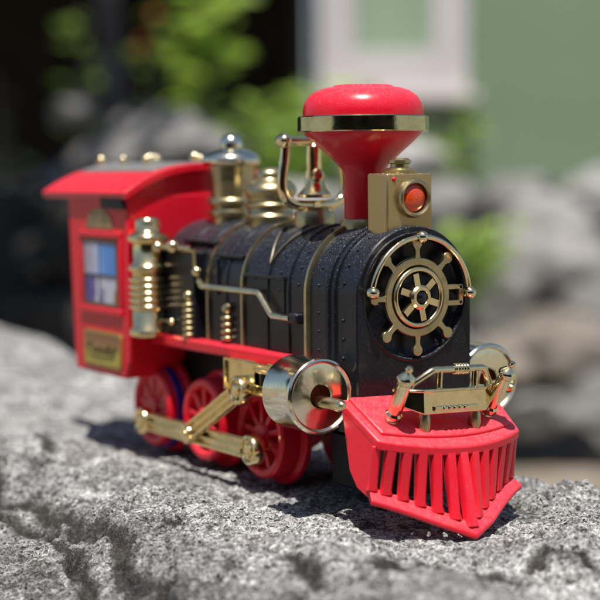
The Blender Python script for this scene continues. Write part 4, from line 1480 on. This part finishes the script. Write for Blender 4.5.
def plant(name, D, px, base_z, h, wd, nleaf, ll, lw, lm, label, cat, seed, group=None, trunk_r=0.008, crown0=0.15, flowers=None, nstem=7):
    rnd = random.Random(seed)
    o = bpy.data.objects.new(name, None)
    C.objects.link(o)
    frame_world(o, D, px, base_z, rnd.uniform(-1, 1))
    ORG[o.name] = Vector((0, 0, 0))
    tag(o, label, cat, group)
    ms, ml = MB(), MB()
    tips = []
    for k in range(nstem):
        a = rnd.uniform(0, 2 * PI)
        r_ = wd * 0.5 * math.sqrt(rnd.random())
        hh = h * rnd.uniform(0.65, 1.0)
        pts = []
        for q in range(6):
            f = q / 5
            pts.append(Vector((r_ * math.cos(a) * f ** 1.4 + rnd.uniform(-1, 1) * wd * 0.03, r_ * math.sin(a) * f ** 1.4 + rnd.uniform(-1, 1) * wd * 0.03, hh * f)))
        ms.tube(pts, [trunk_r * (1 - 0.8 * q / 5) for q in range(6)], 6)
        tips.append(pts)
    for k in range(nleaf):
        pts = rnd.choice(tips)
        f = crown0 + (1 - crown0) * rnd.random() ** 0.7
        i_ = min(4, int(f * 5))
        p = pts[i_].lerp(pts[i_ + 1], f * 5 - i_)
        sp = wd * 0.16
        p = p + Vector((rnd.gauss(0, sp), rnd.gauss(0, sp), rnd.gauss(0, sp * 0.6)))
        a = rnd.uniform(0, 2 * PI)
        d = Vector((math.cos(a), math.sin(a), rnd.uniform(-0.3, 0.7)))
        s_ = rnd.uniform(0.6, 1.25)
        leaf(ml, p, d, Vector((rnd.gauss(0, .3), rnd.gauss(0, .3), 1)), ll * s_, lw * s_)
    ms.done('stem', BARK, o, scale=1)
    ml.done('foliage', lm, o, scale=1, flat=True)
    if flowers:
        for k in range(4):
            mf = MB()
            fp = tips[k % len(tips)][5]
            mf.ball(fp, 0.02, 10, 0.6)
            mf.done('flower', flowers, o, fp, scale=1)
    return o


plant('leafy_shrub', 6.4, 204, 0.0, 1.44, 0.24, 60, 0.15, 0.085, LF_BRIGHT, 'bright green big-leaved plant in front of the dark shed, left of the window', 'plant', 1, crown0=0.84)
plant('leafy_shrub', 7.0, 92, 0.0, 1.50, 0.2, 30, 0.12, 0.06, LF_MID, 'thin green plant before the dark shed, near the top left', 'plant', 2, crown0=0.75)
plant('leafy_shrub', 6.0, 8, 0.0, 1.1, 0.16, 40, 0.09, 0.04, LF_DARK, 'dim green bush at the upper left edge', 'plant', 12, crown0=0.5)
plant('leafy_shrub', 6.3, 155, 0.0, 1.42, 0.12, 18, 0.08, 0.04, LF_MID, 'slender plant with small orange flowers before the dark shed', 'plant', 3, crown0=0.8, flowers=mat('orange_petal', (0.5, 0.14, 0.02), 0.6), nstem=3)
plant('garden_bush', 5.4, 190, 0.0, 0.92, 0.6, 380, 0.085, 0.05, LF_MID, 'green bush behind the cab roof, left of the gold steam dome', 'bush', 4, crown0=0.5)
plant('garden_bush', 5.5, 275, 0.0, 0.92, 0.7, 560, 0.085, 0.05, LF_BRIGHT, 'light green bush behind the two gold domes and the bell', 'bush', 5, crown0=0.45)
plant('garden_bush', 5.6, 335, 0.0, 0.98, 0.4, 330, 0.08, 0.045, LF_MID, 'green bush below the window, behind the red chimney', 'bush', 6, crown0=0.45)
plant('garden_bush', 5.6, 455, 0.0, 0.95, 0.2, 150, 0.07, 0.04, LF_BRIGHT, 'small bright bush right of the chimney, under the window corner', 'bush', 7, crown0=0.7)
plant('low_plant', 3.9, 468, 0.3, 0.30, 0.17, 130, 0.06, 0.035, LF_BRIGHT, 'low bright plant among the rocks, right of the smokebox front', 'plant', 8, crown0=0.4)


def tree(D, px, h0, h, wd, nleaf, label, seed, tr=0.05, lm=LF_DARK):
    rnd = random.Random(seed)
    o = bpy.data.objects.new('shade_tree', None)
    C.objects.link(o)
    frame_world(o, D, px, -0.02)
    ORG[o.name] = Vector((0, 0, 0))
    tag(o, label, 'tree')
    ms = MB()
    ms.tube([(0, 0, 0), (0.02, 0, h0 * 0.5), (-0.03, 0.02, h0), (0, 0, h0 + (h - h0) * 0.7)], [tr, tr * 0.85, tr * 0.7, tr * 0.25], 12)
    cl = []
    for k in range(26):
        a = rnd.uniform(0, 2 * PI)
        r_ = wd * 0.5 * math.sqrt(rnd.random())
        z_ = h0 + (h - h0) * (0.12 + 0.85 * rnd.random())
        c_ = Vector((r_ * math.cos(a) - 0.95, r_ * math.sin(a) - 1.0, z_))
        cl.append(c_)
        ms.tube([(0, 0, h0 * 0.9), c_ * 0.5 + Vector((0, 0, h0 * 0.5)), c_], [tr * 0.35, tr * 0.2, tr * 0.08], 6)
    ml = MB()
    for k in range(nleaf):
        c_ = rnd.choice(cl)
        sp = wd * 0.11
        p = c_ + Vector((rnd.gauss(0, sp), rnd.gauss(0, sp), rnd.gauss(0, sp * 0.7)))
        a = rnd.uniform(0, 2 * PI)
        leaf(ml, p, Vector((math.cos(a), math.sin(a), rnd.uniform(-.5, .5))), Vector((rnd.gauss(0, .4), rnd.gauss(0, .4), 1)), rnd.uniform(.09, .16), rnd.uniform(.05, .08))
    ms.done('trunk', BARK, o, scale=1)
    ml.done('crown', lm, o, scale=1, flat=True)  # unseen crown, added and set off the trunk to shade the rocks
    return o


tree(4.6, 112, 1.75, 3.4, 1.9, 4600, 'slim grey-trunked tree at the upper left, its unseen crown added to shade the rocks', 41, 0.045)


# ---- unseen greenery added behind the camera for dark reflections in the chrome
reflection_hedge = bpy.data.objects.new('reflection_hedge', None)
C.objects.link(reflection_hedge)
reflection_hedge.location = BW(-3.2, 300)
reflection_hedge.rotation_euler = (0, 0, GARDEN_ROT)
ORG[reflection_hedge.name] = Vector((0, 0, 0))
tag(reflection_hedge, 'unseen tall dark greenery added behind the camera, for dark reflections in the chrome', 'reflection_hedge')
rnd = random.Random(77)
ml = MB()
for k in range(9000):
    L_ = rnd.uniform(-5, 5)
    zz = rnd.uniform(0.0, 2.3)
    p = Vector((L_, -0.45 + 0.06 * L_ * L_ * 1.0 * 0 + 0.12 * math.sin(L_ * 2.3) + rnd.uniform(-0.12, 0.16) + 0.45 * 2, zz + 0.1 * math.sin(L_ * 5)))
    a = rnd.uniform(0, 2 * PI)
    leaf(ml, p, Vector((math.cos(a), math.sin(a), rnd.uniform(-.5, .5))), Vector((rnd.gauss(0, .5), rnd.gauss(0, .5) + 0.6, 1)), rnd.uniform(.09, .16), rnd.uniform(.06, .09))
ml.done('foliage', LF_DARK, reflection_hedge, scale=1, flat=True)
mb = MB()
mb.box((0, -0.1, 1.1), (10, 0.9, 2.2))
mb.done('branches', BARK, reflection_hedge, scale=1)
